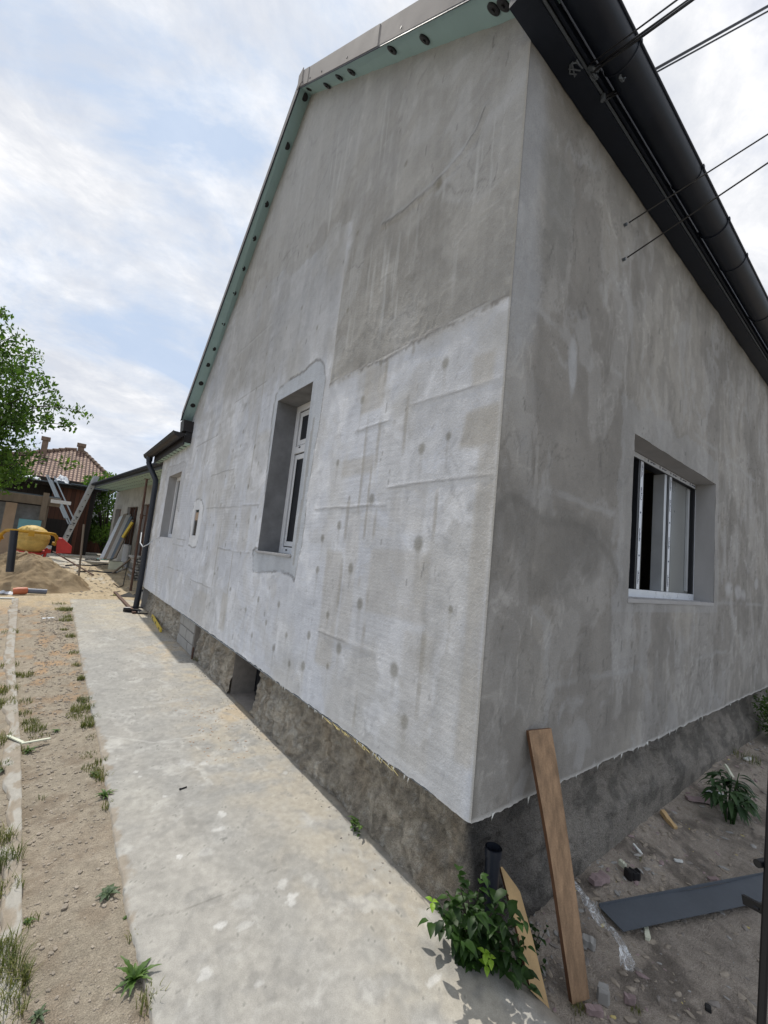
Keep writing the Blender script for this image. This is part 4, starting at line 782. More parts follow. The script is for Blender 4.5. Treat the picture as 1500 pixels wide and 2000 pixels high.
# downpipe with swan neck
pts = [(gcx, 9.42, 3.30), (gcx, 9.42, 3.16), (gcx + .02, 9.38, 3.08), (-.10, 9.2, 2.84), (-.075, 9.13, 2.76), (-.07, 9.11, 2.66), (-.07, 9.05, 1.4), (-.075, 8.95, .35), (-.085, 8.93, .0)]
b = MB(); b.tube(pts, .056, 16); b.tube([(-.07, 9.08, 1.02), (-.07, 9.075, 1.10)], .062, 16); b.tube([(gcx, 9.42, 3.2), (gcx, 9.42, 3.3)], .064, 16)
autosmooth(b.build('downpipe', M['pipeb'], house, label='black downpipe with a swan neck at the yard side corner'), 50)
# ================================================================== THE REAR WING (separate building, turned a few degrees)
UD = Vector((-0.093, 0.9957, 0)).normalized(); ND = Vector((UD.y, -UD.x, 0))     # along the wing, and into the building
WO = Vector((0.40, 9.42, 0))                                                    # outer eave line starts here
def wg(s, d, z): return WO + UD * s + ND * d + Vector((0, 0, z))
WL = 11.3; WD = .95
def on_wing(px, py, d=WD): return onP(px, py, tuple(ND), tuple(WO + ND * d))
def wloc2(px, py, d=WD):
    p = on_wing(px, py, d) - WO; return p.dot(UD), p.z
wing = thing('outbuilding', wg(4, WD, .2), 'low grey rendered rear building with a wide pale green soffit', 'outbuilding')
s0, zt_ = wloc2(278, 985); s0b, _ = wloc2(292, 985)
s1, z1a = wloc2(250, 990); s1b, _ = wloc2(270, 990)
s2, z2a = wloc2(227, 994); s2b, _ = wloc2(237, 994)
ops = [(min(a, b_), max(a, b_), zl, zh) for a, b_, zl, zh in ((s0, s0b, .25, zt_), (s1, s1b, 1.05, z1a), (s2, s2b, .25, z2a))]
ops.sort()
cut = sorted(set([-.2, WL + .5] + [q for o in ops for q in o[:2]]))
def wcol(U, V):
    f = fbm(U * 4, V * 4, 171, 5); s = fbm(U * 9, V * .8, 173, 4); c = np.stack([0.42 + 0 * U, 0.41 + 0 * U, 0.385 + 0 * U], -1); c = mixa(c, (0.30, 0.29, 0.27), sm(f, .48, .64) * .6); return c * (1 + .35 * (s - .5))[..., None]
us = snap(steps(-.2, WL + .5, lambda v: .06), [q for o in ops for q in o[:2]]); vs = snap(steps(0, 3.45, lambda v: .06), [q for o in ops for q in o[2:]])
def wpos(U, V):
    d = (fbm(U * 4, V * 4, 175, 4) - .5) * .012
    return np.stack([WO.x + UD.x * U + ND.x * (WD + d), WO.y + UD.y * U + ND.y * (WD + d), V], -1)
grid('wall', us, vs, wpos, wcol, lambda u, v: ~np.any([(u > o[0]) & (u < o[1]) & (v > o[2]) & (v < o[3]) for o in ops], axis=0), M['plaster'], wing, flip=False)
def wbox(b, sa, sb, da, db, za, zb_): b.hexa([wg(sa, da, za), wg(sb, da, za), wg(sb, db, za), wg(sa, db, za), wg(sa, da, zb_), wg(sb, da, zb_), wg(sb, db, zb_), wg(sa, db, zb_)]); return b
b = MB(); wbox(b, WL + .5, WL + .52, WD + .01, 5, 0, 3.2900); wbox(b, -.2, WL + .5, 4.9, 5, 0, 3.2900); b.build('rear_wall', M['plaster_plain'], wing)
for i, o in enumerate(ops):
    b = MB(); wbox(b, o[0], o[1], WD + .16, WD + .2, o[2], o[3])
    for q in ((o[0] - .0, o[0], ), ): pass
    b2 = MB(); wbox(b2, o[1] - .01, o[1] + .0, WD + .012, WD + .2, o[2], o[3]); wbox(b2, o[0], o[0] + .01, WD + .012, WD + .2, o[2], o[3]); wbox(b2, o[0] + .01, o[1] - .01, WD + .012, WD + .2, o[3] - .01, o[3]); b2.build('reveal', M['plaster_plain'], wing)
    if o[2] > 1:
        w = b.build('window', M['glass'], wing, label='dark barred window behind the leaning boards'); c = MB()
        for k in range(5): sa = o[0] + .03 + (o[1] - o[0] - .06) * k / 4; wbox(c, sa - .02, sa + .02, WD + .10, WD + .14, o[2], o[3] - .011)
        c.build('bars', M['door'], w)
    else: b.build('door', M['door'], wing)
b = MB(); wbox(b, -.1, WL, .03, WD - .003, 3.3000, 3.3300); b.mi = 1
for i in range(34):
    for j in range(3): s_ = .2 + i * .32 + (j % 2) * .16; d_ = .15 + j * .25; wbox(b, s_, s_ + .09, d_, d_ + .035, 3.2930, 3.2995)
b.build('soffit_board', [M['eps_pale'], M['greymetal']], wing)
b = MB(); wbox(b, -.1, WL + .02, -.0, .028, 3.2850, 3.3900); wbox(b, WL + .001, WL + .03, .03, WD + .4, 3.2700, 3.5000); b.build('fascia', M['greymetal'], wing)
b = MB()
prof = [(-.075 + .07 * math.cos(a), 3.4150 + .07 * math.sin(a)) for a in [math.pi + math.pi * i / 10 for i in range(11)]] + [(-.075 + .066 * math.cos(a), 3.4150 + .066 * math.sin(a)) for a in [2 * math.pi - math.pi * i / 10 for i in range(11)]]
b.prism([wg(-.1, d, z) for d, z in prof], UD * (WL + .2)); b.build('gutter', M['black'], wing)
b = MB(); b.hexa([wg(-.1, -.1, 3.4250), wg(WL + .1, -.1, 3.4250), wg(WL + .1, 4, 4.1400), wg(-.1, 4, 4.1400), wg(-.1, -.1, 3.4600), wg(WL + .1, -.1, 3.4600), wg(WL + .1, 4, 4.2000), wg(-.1, 4, 4.2000)]); b.build('roof', M['brownmetal'], wing)
b = MB(); b.box((.22, 9.15, -.02), (1.4, 11.3, .13)); b.build('porch_step', M['block'], label='low concrete step slab behind the black downpipe', cat='step', bevel=.01)

# ================================================================== BACKGROUND
def yq(px, py, y): return onY(px, py, y)
# dark timber shed
SY = 22.8
shed = thing('shed', yq(110, 1075, SY), 'dark timber shed with red brown plank front and sheet roof', 'shed')
def wallpoly(b, pts, y, th=.1): b.prism([yq(px, py, y) for px, py in pts], (0, th, 0))
def zq(px, z, y):   # point on plane y at pixel column (on horizon level) with height z
    p = yq(px, 1016, y); return Vector((p.x, y, z))
b = MB(); xr = yq(180, 1000, SY).x; xm = yq(95, 1000, SY).x; ztop = yq(140, 950, SY).z; b.box((xm, SY, -.05), (xr, SY + .1, ztop)); b.build('front_wall', M['planks'], shed)
b = MB(); xl = xm - 9; b.box((xl, SY + .4, -.05), (xm - .003, SY + .5, ztop)); b.box((xr - .08, SY + .101, -.05), (xr, SY + 4, ztop)); b.build('side_wall', M['planksd'], shed)
b = MB(); b.box((yq(95, 1000, SY).x + .003, SY - .02, -.05), (yq(150, 1000, SY).x, SY - .004, yq(120, 1015, SY).z)); b.build('doorway_shade', M['planksd'], shed)  # solid dark panel on the closed wall, its colour standing for doorway shade
b = MB(); b.box((xr - .16, SY - .12, -.05), (xr + .03, SY - .003, ztop - .02)); b.build('corner_post', M['planksd'], shed)  # post coloured near black to stand for the dark shade at this corner
b = MB(); rg = random.Random(12); nseg = 16
for i in range(nseg):
    xa_, xb_ = xl + (xr + .4 - xl) * i / nseg, xl + (xr + .4 - xl) * (i + 1) / nseg + .05; dz = rg.uniform(-.02, .04); b.box((xa_, SY - .45 - rg.random() * .15, ztop + .02 + dz), (xb_, SY + 4.5, ztop + .06 + dz))
b.build('roof', M['steel'], shed); 
b = MB(); b.box((xl, SY - .3, ztop - .12), (xr + .2, SY - .2, ztop + .01)); b.build('fascia', M['planksd'], shed)
b = MB(); p0 = yq(106, 942, SY + 1)
us_ = np.linspace(0, 1, 16); 
def crump(name, c, sx, sy, sz, m, seed, label, cat, group=None):
    n = 22; U, V = np.meshgrid(np.linspace(-1, 1, n), np.linspace(-1, 1, n), indexing='ij'); r = np.clip(1 - (np.abs(U) ** 3 + np.abs(V) ** 3) * .5, 0, 1)
    H = (fbm(U * 2 + 9, V * 2 + 9, seed, 4) ** 1.2) * r; X = c[0] + sx * (U + .15 * (fbm(V * 3 + 9, U * 3 + 9, seed + 3, 3) - .5) * 2); Y_ = c[1] + sy * (V + .15 * (fbm(U * 3 + 5, V * 3 + 9, seed + 5, 3) - .5) * 2)
    b = MB(); vs = [(X[i, j], Y_[i, j], c[2] + sz * H[i, j] * 1.6) for i in range(n) for j in range(n)]; b.add(vs, [(i * n + j, (i + 1) * n + j, (i + 1) * n + j + 1, i * n + j + 1) for i in range(n - 1) for j in range(n - 1)])
    b.add([(X[0, 0], Y_[0, 0], c[2]), (X[-1, 0], Y_[-1, 0], c[2]), (X[-1, -1], Y_[-1, -1], c[2]), (X[0, -1], Y_[0, -1], c[2])], [(0, 1, 2, 3)]) if False else None
    return b.build(name, m, label=label, cat=cat, group=group, smooth=True)
c_ = yq(120, 945, SY + 1); crump('plastic_sheet', (c_.x, SY + 1, ztop + .07), (yq(135, 940, SY).x - yq(106, 940, SY).x) / 2, .4, .42, M['bag'], 31, 'crumpled white plastic sheet lying on the shed roof', 'plastic sheet')
c_ = yq(50, 945, SY + 1); crump('plastic_sheet', (c_.x, SY + 1, ztop + .07), .5, .5, .2, M['bag'], 37, 'small white sheet on the shed roof under the tree', 'plastic sheet')
# tall wooden fence and bush right of the shed
b = MB(); b.box((xr + .05, SY + 3, 0), (xr + 3.5, SY + 3.06, 1.55)); f_ = b.build('fence', M['planks'], label='brown board fence below the green bush behind the rear building', cat='fence')
# left lean-to with plastered panels
LY = 18.0
lean = thing('lean_to', Vector((yq(40, 1060, LY).x, LY, 0)), 'grey lean-to shelter with old timber beam and plastered panels', 'shelter')
b = MB(); a = yq(-60, 985, LY); c = yq(84, 985, LY); b.box((a.x, LY, 0), (c.x, LY + .08, yq(40, 984, LY).z)); b.build('panel', M['plaster_dark'], lean)
b = MB(); a = yq(-60, 968, LY - .2); c = yq(118, 985, LY - .2); h_ = yq(100, 972, LY - .2).z; b.box((a.x, LY - .2, h_ - .30), (c.x, LY - .01, h_)); b.build('beam', M['wood'], lean, bevel=.01)
b = MB(); b.box((a.x, LY - .15, h_ + .003), (c.x, LY + .1, h_ + .05)); b.build('roof_edge', M['steel'], lean)
b = MB(); q0 = yq(84, 970, LY - .25); q1 = yq(96, 970, LY - .25); b.box((q0.x, LY - .26, yq(90, 1017, LY - .25).z), (q1.x, LY - .205, yq(90, 968, LY - .25).z + .1)); b.build('upright_board', M['wood'], lean)
b = MB(); q0 = yq(84, 1000, LY); b.box((q0.x - .0, LY - .05, 0), (q0.x + .14, LY + .1, h_ - .31)); b.build('post', M['wood'], lean)
b = MB(); b.box((yq(119, 985, LY).x - .3, LY - .35, h_ - .18), (yq(138, 985, LY).x, LY - .22, h_ - .06)); b.mi = 0; b.build('white_channel', M['upvc'], lean)
b = MB(); q0 = yq(12, 980, LY - .4); q1 = yq(35, 980, LY - .4); b.box((q0.x, LY - .4, .3), (q1.x, LY - .37, q0.z)); b.build('board', M['tanb'], label='tall beige board standing against the grey shelter', cat='board')
b = MB(); q0 = yq(35, 1025, LY - .5); q1 = yq(80, 1025, LY - .5); b.box((q0.x, LY - .5, .3), (q1.x, LY - .46, yq(60, 1015, LY - .5).z)); b.build('insulation_board', M['cyan'], label='pale blue insulation board leaning behind the cement mixer', cat='board')
# bundle of metal channels leaning on the shed
b = MB(); rg = random.Random(2)
bt = yq(133, 1017, LY + .4); tp = yq(96, 932, SY - .7)
for i in range(5):
    o_ = Vector((i * .13 - .2, -i * .03, rg.uniform(-.25, .15))); b.beam(tp + o_ * .55, bt + o_ * .55, .045, .04, (0, 1, 0))
b.build('metal_channels', M['steel'], label='bundle of long galvanised channels slanting across the shed front', cat='metal channels')
# ladder
lb = yq(118, 1072, 21.2); lt = yq(188, 931, 20.7); d_ = (lb - lt).normalized(); gz_ = gh(lb.x, 21.0); lb2 = lb + d_ * max(0, (lb.z - gz_) / -d_.z)
ld = thing('ladder', lb2, 'long aluminium ladder leaning against the rear building gutter', 'ladder')
sd = Vector((-.10, .99, 0)).normalized(); nrm = d_.cross(sd).normalized()
for s_ in (-1, 1):
    b = MB(); b.beam(lb2 + sd * .20 * s_, lt + sd * .20 * s_, .03, .17, tuple(-nrm)); b.build('rail', M['alu'], ld)
L_ = (lt - lb2).length; 
for i in range(1, int(L_ / .28)):
    c = lb2.lerp(lt, i * .28 / L_); b = MB(); b.tube([c - sd * .26, c + sd * .26], .02, 8); b.build('rung', M['gasket'], ld)
for i in range(int(L_ * .62 / .28)):
    q_ = lb2.lerp(lt, .02 + i * .28 / L_) - sd * .235; b = MB(); b.beam(q_ - d_ * .02, q_ + d_ * .02, .012, .09, tuple(-nrm)); b.build('rung_end', M['gasket'], ld)
# neighbour's house with hipped tile roof
HY = 34.0
nb_ = thing('neighbour_house', Vector((yq(140, 1000, HY).x, HY, 0)), 'distant house with a hipped clay tile roof and brick chimneys', 'house')
rl, rr_ = yq(139, 876, HY + 4.0), yq(163, 884, HY + 4.0); el, er = yq(-45, 918, HY), yq(232, 946, HY)
ez = yq(170, 944, HY).z; el = Vector((el.x - 1.5, HY, ez)); er = Vector((er.x + 0.2, HY, ez)); rl.z = rr_.z = (rl.z + rr_.z) / 2
me = bpy.data.meshes.new('roof'); bk = Vector((0, 9, 0)); ridge_l = Vector((el.x + 4.3, HY + 4.0, yq(50, 897, HY + 2).z))
vs = [el, er, rr_, rl, el + bk, er + bk, rl + Vector((0, 1, 0)), rr_ + Vector((0, 1, 0))]
fs = [(0, 1, 2, 3), (1, 5, 7, 2), (5, 4, 6, 7), (4, 0, 3, 6), (2, 7, 6, 3)]
me.from_pydata([tuple(v - nb_.location) for v in vs], [], fs); uvl = me.uv_layers.new(name='UVMap')
for pl in me.polygons:
    vv = [vs[i] for i in pl.vertices]; ax = (vv[1] - vv[0]).normalized(); n_ = (vv[1] - vv[0]).cross(vv[2] - vv[1]).normalized(); ay = n_.cross(ax)
    for li, v in zip(pl.loop_indices, vv): uvl.data[li].uv = ((v - vv[0]).dot(ax), (v - vv[0]).dot(ay))
me.materials.append(M['tiles']); ro = bpy.data.objects.new('roof', me); COL.objects.link(ro); ro.parent = nb_
b = MB()
for a, c in ((rr_, er), (rl, el), (rl, rr_)):
    n_ = max(2, int((c - a).length / .42))
    for i in range(n_): p = a.lerp(c, i / n_); q = a.lerp(c, (i + .92) / n_); b.tube([p + Vector((0, 0, .02)), q + Vector((0, 0, .05))], [.11, .14], 8)
b.build('ridge_tiles', M['brick'], ro)
b = MB(); b.box((el.x + .5, HY + .6, 0), (er.x - .6, HY + 8.4, ez - .05)); b.build('wall', M['plaster_dark'], nb_); b = MB(); b.box((el.x, HY - .02, ez - .22), (er.x, HY + .12, ez - .02)); b.build('eave_board', M['planksd'], nb_)
def chim(x0, x1, yt, yb_, d, m, cap=True, label=None):
    b = MB(); a = yq(x0, yt, HY + d); c = yq(x1, yt, HY + d); w = c.x - a.x; b.box((a.x, HY + d, yq(x0, yb_, HY + d).z - .8), (c.x, HY + d + w, a.z - .25)); o = b.build('chimney', m, nb_, label=label)
    if cap: b = MB(); b.box((a.x - .08, HY + d - .08, a.z - .249), (c.x + .08, HY + d + w + .08, a.z)); b.build('chimney_cap', m, o)
chim(84.5, 97, 852, 893, 2.6, M['brick'], label='brick chimney left of the roof peak'); chim(73, 83, 871, 897, 2.8, M['maroon'], False, label='low dark red chimney'); chim(154, 167, 865, 886, 3.9, M['brick'], label='brick chimney at the roof peak')

# ================================================================== TREES
def leaves(b, c, r, n, sz, rg, flat=1.0):
    for _ in range(n):
        while True:
            p = Vector((rg.uniform(-1, 1), rg.uniform(-1, 1), rg.uniform(-1, 1)))
            if p.length < 1: break
        p = Vector((c[0] + p.x * r, c[1] + p.y * r, c[2] + p.z * r * flat)); q = Quaternion((rg.uniform(-1, 1), rg.uniform(-1, 1), rg.uniform(-1, 1), rg.uniform(-1, 1))).normalized()
        s = sz * rg.uniform(.6, 1.25); u = q @ Vector((s, 0, 0)); w = q @ Vector((0, s * .42, 0)); nn = q @ Vector((0, 0, s * .12))
        b.add([p - u, p - u * .1 + w + nn, p + u, p - u * .1 - w + nn], [(0, 1, 2, 3)])
def limb(b, a, c, r0, r1, rg, k=5, w=.12):
    pts = [Vector(a)]; L = (Vector(c) - Vector(a)).length
    for i in range(1, k + 1):
        t = i / k; p = Vector(a).lerp(Vector(c), t); 
        if i < k: p += Vector((rg.uniform(-1, 1), rg.uniform(-1, 1), rg.uniform(-.5, .8))) * L * w * .5
        pts.append(p)
    b.tube(pts, [r0 + (r1 - r0) * i / k for i in range(k + 1)], 7); return pts
TY = 16.0
rg = random.Random(21)
tb = Vector((-5.6, TY, 0)); tree = thing('tree', tb, 'leafy green tree at the left edge overhanging the shed roof', 'tree')
wb, lf = MB(), MB(); top = Vector((-5.9, TY, 4.2)); tp_ = limb(wb, tb - Vector((0, 0, .1)), top, .19, .13, rg, 6, .05)
tips0 = [(-10, 640), (5, 612), (20, 660), (10, 700), (70, 690), (50, 715), (75, 745), (30, 740), (95, 760), (110, 785), (60, 790), (20, 790), (150, 800), (130, 830), (90, 825), (50, 830), (15, 840), (-30, 700), (-40, 760), (-60, 820), (-30, 860), (20, 875), (50, 880), (35, 905), (10, 915), (60, 855), (120, 862), (138, 880), (100, 880), (128, 905), (-90, 700), (-90, 800), (-110, 870), (-20, 930), (40, 925), (70, 918)]
tips = [q for q in tips0 if not (q[1] > 850 and q[0] > 45 and q != (128, 905))]
for i, (px, py) in enumerate(tips):
    yy = TY + rg.uniform(-1.3, 1.6); t = yq(px, py, yy); st = tp_[rg.choice([3, 4, 5, 6])]
    pts = limb(wb, st, t, .05, .008, rg, 7, .10)
    out = px > 60 or py < 650 or (py > 850 and px > 80)
    for j, p in enumerate(pts[2:]):
        leaves(lf, p, .28 if out else .55, 20 if out else 62, .088, rg)
        if rg.random() < .9:
            q = p + Vector((rg.uniform(-.6, .6), rg.uniform(-.6, .6), rg.uniform(-.5, .5))) * (.55 if out else 1); wb.tube([p, q], [.010, .004], 4); leaves(lf, q, .2 if out else .42, 16 if out else 42, .082, rg)
    leaves(lf, t, .24 if out else .5, 26 if out else 70, .075, rg)
wb.build('trunk', M['bark'], tree); lf.build('crown', M['leaf'], tree)
def bushy(name, loc, w, h, n, sz, m, rgs, label, cat, group=None, trunk=True):
    rg = random.Random(rgs); o = thing(name, loc, label, cat, group); lf, wb = MB(), MB(); loc = Vector(loc)
    for i in range(34):
        a = rg.random() * 6.28; r = w * math.sqrt(rg.random()) * .85; z = h * rg.uniform(.15, .95); c = loc + Vector((r * math.cos(a), r * math.sin(a), z)); wb.tube([loc + Vector((0, 0, .02)), loc.lerp(c, .5) + Vector((0, 0, .1 * h)), c], [.04, .025, .01], 5); leaves(lf, c, w * .36, n // 34, sz, rg)
    wb.build('trunk', M['bark'], o); lf.build('crown', m, o); return o
q = zq(205, 0, SY + 1.5); bushy('bush', (q.x + .2, SY + .9, 0), 1.3, 4.3, 6500, .09, M['leaf'], 5, 'sunlit green bush between the dark shed and the rear building', 'bush')
q = zq(20, 0, 27); bushy('conifer', (q.x - .9, 27.5, 0), 1.7, 4.6, 4200, .13, M['leafd'], 6, 'dark green bush rising behind the left shed roof', 'bush')
q = zq(18, 0, 27); bushy('bush', (q.x, 27.0, 0), 1.2, 4.3, 3000, .10, M['leaf'], 8, 'light green bush behind the shed roof below the tile roof', 'bush')
# distant row of trees so the horizon is closed from other positions
for i, (x, y, w, h) in enumerate(((-24, 44, 5, 7), (-36, 30, 5, 8), (14, 60, 6, 9), (40, 40, 6, 8), (-12, 60, 6, 8), (45, 10, 5, 8))): pass

# ================================================================== SAND HEAP, MIXER
hc = Vector((yq(60, 1075, 12.4).x - .05, 12.4, 0))
def sand_pos(U, V):     # polar
    x = hc.x + np.cos(V) * U * np.where(np.cos(V) > 0, 1.55, 2.1); y = hc.y + np.sin(V) * U * np.where(np.sin(V) < 0, 1.62, 2.0); r = U + (fbm(np.cos(V) * 1.5 + 5, np.sin(V) * 1.5 + 5, 201, 3) - .5) * .35
    z = .84 * (1 - np.clip(r, 0, 1) ** 1.05) * (1 - sm(U, .72, .99)) * (1 + .0 * x) + (fbm(x * 2.5, y * 2.5, 203, 5) - .5) * .26 * (1 - sm(U, .75, 1)) + (fbm(x * 11, y * 11, 205, 4) - .5) * .05 * (1 - sm(U, .85, 1)); return np.stack([x, y, np.where(U > .985, -.06, z - .012)], -1)
def sand_col(U, V):
    P = sand_pos(U, V); x, y = P[..., 0], P[..., 1]; f = fbm(x * 5, y * 5, 207, 5); c = np.stack([0.34 + 0 * x, 0.26 + 0 * x, 0.165 + 0 * x], -1); c = mixa(c, (0.23, 0.17, 0.105), sm(f, .46, .60) * .8); return mixa(c, (0.42, 0.335, 0.225), sm(fbm(x * 1.4, y * 1.4, 209), .52, .68) * .5)
so_ = grid('sand_heap', np.linspace(0.001, 1.0, 110), np.linspace(0, 2 * math.pi, 260), sand_pos, sand_col, None, M['sand'], label='heap of brown building sand in front of the yellow cement mixer', cat='sand heap'); 
MY = 15.6
mxr = thing('cement_mixer', Vector((yq(60, 1060, MY).x, MY, 0)), 'yellow cement mixer with red motor box behind the sand heap', 'cement mixer')
cl, cr = yq(22, 1060, MY), yq(97, 1060, MY); cc = (cl + cr) / 2; cc.z = yq(58, 1047, MY).z; RD = (cr.x - cl.x) / 2 * 1.02
MM = Matrix.Translation(cc) @ Matrix.Rotation(R(8), 4, 'X') @ Matrix.Rotation(R(4), 4, 'Y')
b = MB(); b.lathe([(.001, RD * .74), (RD * .22, RD * .72), (RD * .45, RD * .65), (RD * .66, RD * .53), (RD * .83, RD * .36), (RD * .95, RD * .17), (RD, 0), (RD * .97, -.02), (RD * .97, -.08), (RD * .99, -.10), (RD * .95, -RD * .42), (RD * .84, -RD * .72), (RD * .66, -RD * .98), (RD * .5, -RD * 1.05)], MM, 36); autosmooth(b.build('drum', M['yellow'], mxr), 50)
b = MB(); b.lathe([(RD * .70, -RD * .98), (RD * .90, -RD * .90), (RD * .93, -RD * .96), (RD * .84, -RD * 1.1), (RD * .5, -RD * 1.12)], MM, 30); b.build('drum_rim', M['red'], mxr)
ar = [cc + Vector((-(RD + .16) * math.cos(a), -(RD + .16) * math.sin(a), .10 + .05 * math.sin(a) - (.16 if a > 2.6 else 0) * (a - 2.6) / .54)) for a in [math.pi * i / 18 for i in range(19)]]
ar = [cc + Vector((-(RD + .30), .1, -.28)), cc + Vector((-(RD + .25), -.02, -.02))] + ar[1:] + [cc + Vector((RD + .16, .02, -.12)), cc + Vector((RD + .1, .05, -.22))]
b = MB(); b.tube(ar, .048, 12); autosmooth(b.build('yoke', M['yellowd'], mxr), 60)
b = MB(); b.tube([cc + Vector((RD + .05, 0, -.16)), cc + Vector((RD + .42, 0, -.20))], .05, 12); b.build('axle', M['yellowd'], mxr)
b = MB(); b.tube([cc + Vector((-RD - .6, 0.1, -.3)), cc + Vector((-RD - .2, .1, -.1))], .06, 12); b.build('axle', M['yellowd'], mxr)
b = MB(); b.box(tuple(cc + Vector((-.07, -RD - .24, .02))), tuple(cc + Vector((.07, -RD - .16, .14)))); b.build('yoke_clamp', M['yellowd'], mxr)
for sx in (-1, 1):
    b = MB(); b.tube([cc + Vector((sx * (RD - .05), .1, -.35)), Vector((cc.x + sx * (RD - .1), MY - .3, .2))], .035, 8); b.tube([cc + Vector((sx * (RD - .05), .1, -.35)), Vector((cc.x + sx * (RD - .1), MY + .4, .45))], .035, 8); b.build('leg', M['red'], mxr)
    b = MB(); w_ = Vector((cc.x + sx * (RD - .2), MY + .45, .46)); b.lathe([(.08, -.04), (.24, -.05), (.26, 0), (.24, .05), (.08, .04)], Matrix.Translation(w_) @ Matrix.Rotation(R(90), 4, 'Y'), 24); b.build('wheel', M['rubber'], mxr)
MB2 = MB(); pts = [yq(px, py, MY - .1) for px, py in ((111, 1050), (122, 1051), (141, 1068), (139, 1081), (109, 1081))]; MB2.prism(pts, (0, .35, 0)); MB2.build('motor_box', M['red'], mxr, bevel=.02)
# black drain pipe upright in the sand
p = Vector((yq(19, 1112, 11.3).x, 11.3, 0)); t = yq(28, 1036, 11.35); bb = yq(19, 1117, 11.3)
b = MB(); b.tube([bb, t], .072, 16, cap=False); b.tube([t + Vector((0, 0, -.002)), bb.lerp(t, .1)], .066, 16, cap=False); b.tube([bb.lerp(t, .985), t], .078, 16, cap=False); autosmooth(b.build('drain_pipe', M['pipeb'], label='black plastic pipe standing upright in front of the sand heap', cat='pipe'), 60)
# bare pipes on the soil
def gpt(px, py, dz=0):
    p = onG(px, py)
    if p.y < 10.2 and -1.18 < p.x < .12: p = onZ(px, py, .003)
    return Vector((p.x, p.y, p.z + dz))
pr = thing('sewer_pipe', gpt(60, 1158), 'grey plastic pipe with an orange socket lying before the sand heap', 'pipe', None)
a, c, d2 = gpt(24, 1162, .075), gpt(50, 1161, .08), gpt(90, 1162, .07)
b = MB(); b.tube([a, a.lerp(c, .3) + Vector((0, -.02, .008)), c], [.068, .075, .075], 16); autosmooth(b.build('socket', M['orange'], pr), 60)
b = MB(); b.tube([c, d2], .055, 16); autosmooth(b.build('pipe', M['greypvc'], pr), 60)
b = MB(); b.tube([gpt(50, 1155, .06) + Vector((0, .1, 0)), gpt(97, 1158, .06) + Vector((0, .1, 0))], .052, 16); autosmooth(b.build('sewer_pipe', M['greypvc'], label='plain grey plastic pipe lying just behind the orange socketed one', cat='pipe'), 60)
crump('plastic_scrap', gpt(10, 1160, .0), .14, .12, .07, M['bag'], 41, 'crumpled white plastic scrap left of the orange pipe', 'plastic scrap')
b = MB(); q = gpt(12, 1170, .0); b.box((q.x - .12, q.y - .03, 0), (q.x + .12, q.y + .03, .02)); b.build('foam_strip', M['white'], label='thin white strip on the soil below the plastic scrap', cat='strip')
b = MB(); q = gpt(93, 1207, -.01); b.box((-.09, -.05, 0), (.09, .05, .012), Matrix.Translation(q) @ Matrix.Rotation(.35, 4, 'Z')); b.build('tile_piece', M['bag'], label='flat pale board scrap on the soil left of the path', cat='scrap')
# rods and props
b = MB(); q = gpt(154, 1124, -.02); b.tube([q, above(164, 1024, q)], .028, 10); b.build('steel_post', M['wood'], label='thin weathered post standing in the yard behind the sand heap', cat='post')
b = MB(); b.tube([gpt(101, 1091, .40) + Vector((0, -2.5, 0)), gpt(182, 1125, .03)], .022, 8); b.build('steel_rod', M['rust'], label='rusty rod lying slanted from the sand heap to the ground', cat='rod')
q = gpt(255, 1154, 0); pp = thing('steel_prop', q, 'tall rusty brown steel prop leaning under the green soffit', 'prop')
t = above(287, 936, q); b = MB(); b.tube([q, t], .030, 12); b.build('tube', M['rust'], pp); k = q.lerp(t, .66); b = MB(); b.tube([k - (t - q).normalized() * .06, k + (t - q).normalized() * .06], .042, 12); b.tube([k - Vector((.03, .03, -.03)), k + Vector((.10, -.05, .03))], .010, 8); b.build('clamp', M['rust'], pp); b = MB(); b.tube([t, t + Vector((0, 0, .01))], .07, 12); b.build('head_plate', M['rust'], pp)
# items on the path end
q0, q1 = gpt(297, 1206, .03), gpt(314, 1235, .03); lv = thing('spirit_level', (q0 + q1) / 2 - Vector((0, 0, .03)), 'yellow spirit level lying on the path at the foot of the house', 'spirit level')
b = MB(); b.beam(q0, q1, .026, .06); b.build('body', M['levely'], lv, bevel=.003)
for t_ in (.14, .5, .86):
    c = q0.lerp(q1, t_); d = (q1 - q0).normalized(); b = MB(); b.beam(c - d * .055, c + d * .055, .0285, .034); b.build('vial_slot', M['blackp'], lv)
b = MB(); b.beam(gpt(224, 1158, .02), gpt(262, 1199, .02), .06, .04); b.build('batten', M['rust'], label='thin dark batten lying along the end of the path', cat='batten')
b = MB(); n_ = 14; q = gpt(258, 1196, .0); U_ = Vector((.8, -.6, 0)).normalized(); V_ = Vector((.6, .8, 0))
for i in range(n_):
    a0, a1 = math.pi * (.1 + .85 * i / n_), math.pi * (.1 + .85 * (i + 1) / n_); A = [q + U_ * s_ + V_ * .07 * math.cos(a) + Vector((0, 0, .075 - .07 * math.sin(a))) for s_, a in ((-.14, a0), (.14, a0), (.14, a1), (-.14, a1))]; b.add(A, [(0, 1, 2, 3)])
b.build('gutter_piece', M['blackp'], label='curved black gutter offcut on the path near the batten', cat='gutter offcut')
q = gpt(240, 1194, .0); b = MB(); b.tube([q + Vector((0, 0, .045)), q + Vector((.12, -.02, .045))], .045, 14, cap=False); b.build('pipe_coupling', M['blackp'], label='short black pipe coupling left of the gutter offcut', cat='coupling')
b = MB(); q = gpt(275, 1199, .0); b.box((-.12, -.02, 0), (.12, .02, .02), Matrix.Translation(q) @ Matrix.Rotation(-.3, 4, 'Z')); b.build('metal_scrap', M['blackp'], label='short flat black strip right of the gutter offcut', cat='scrap')
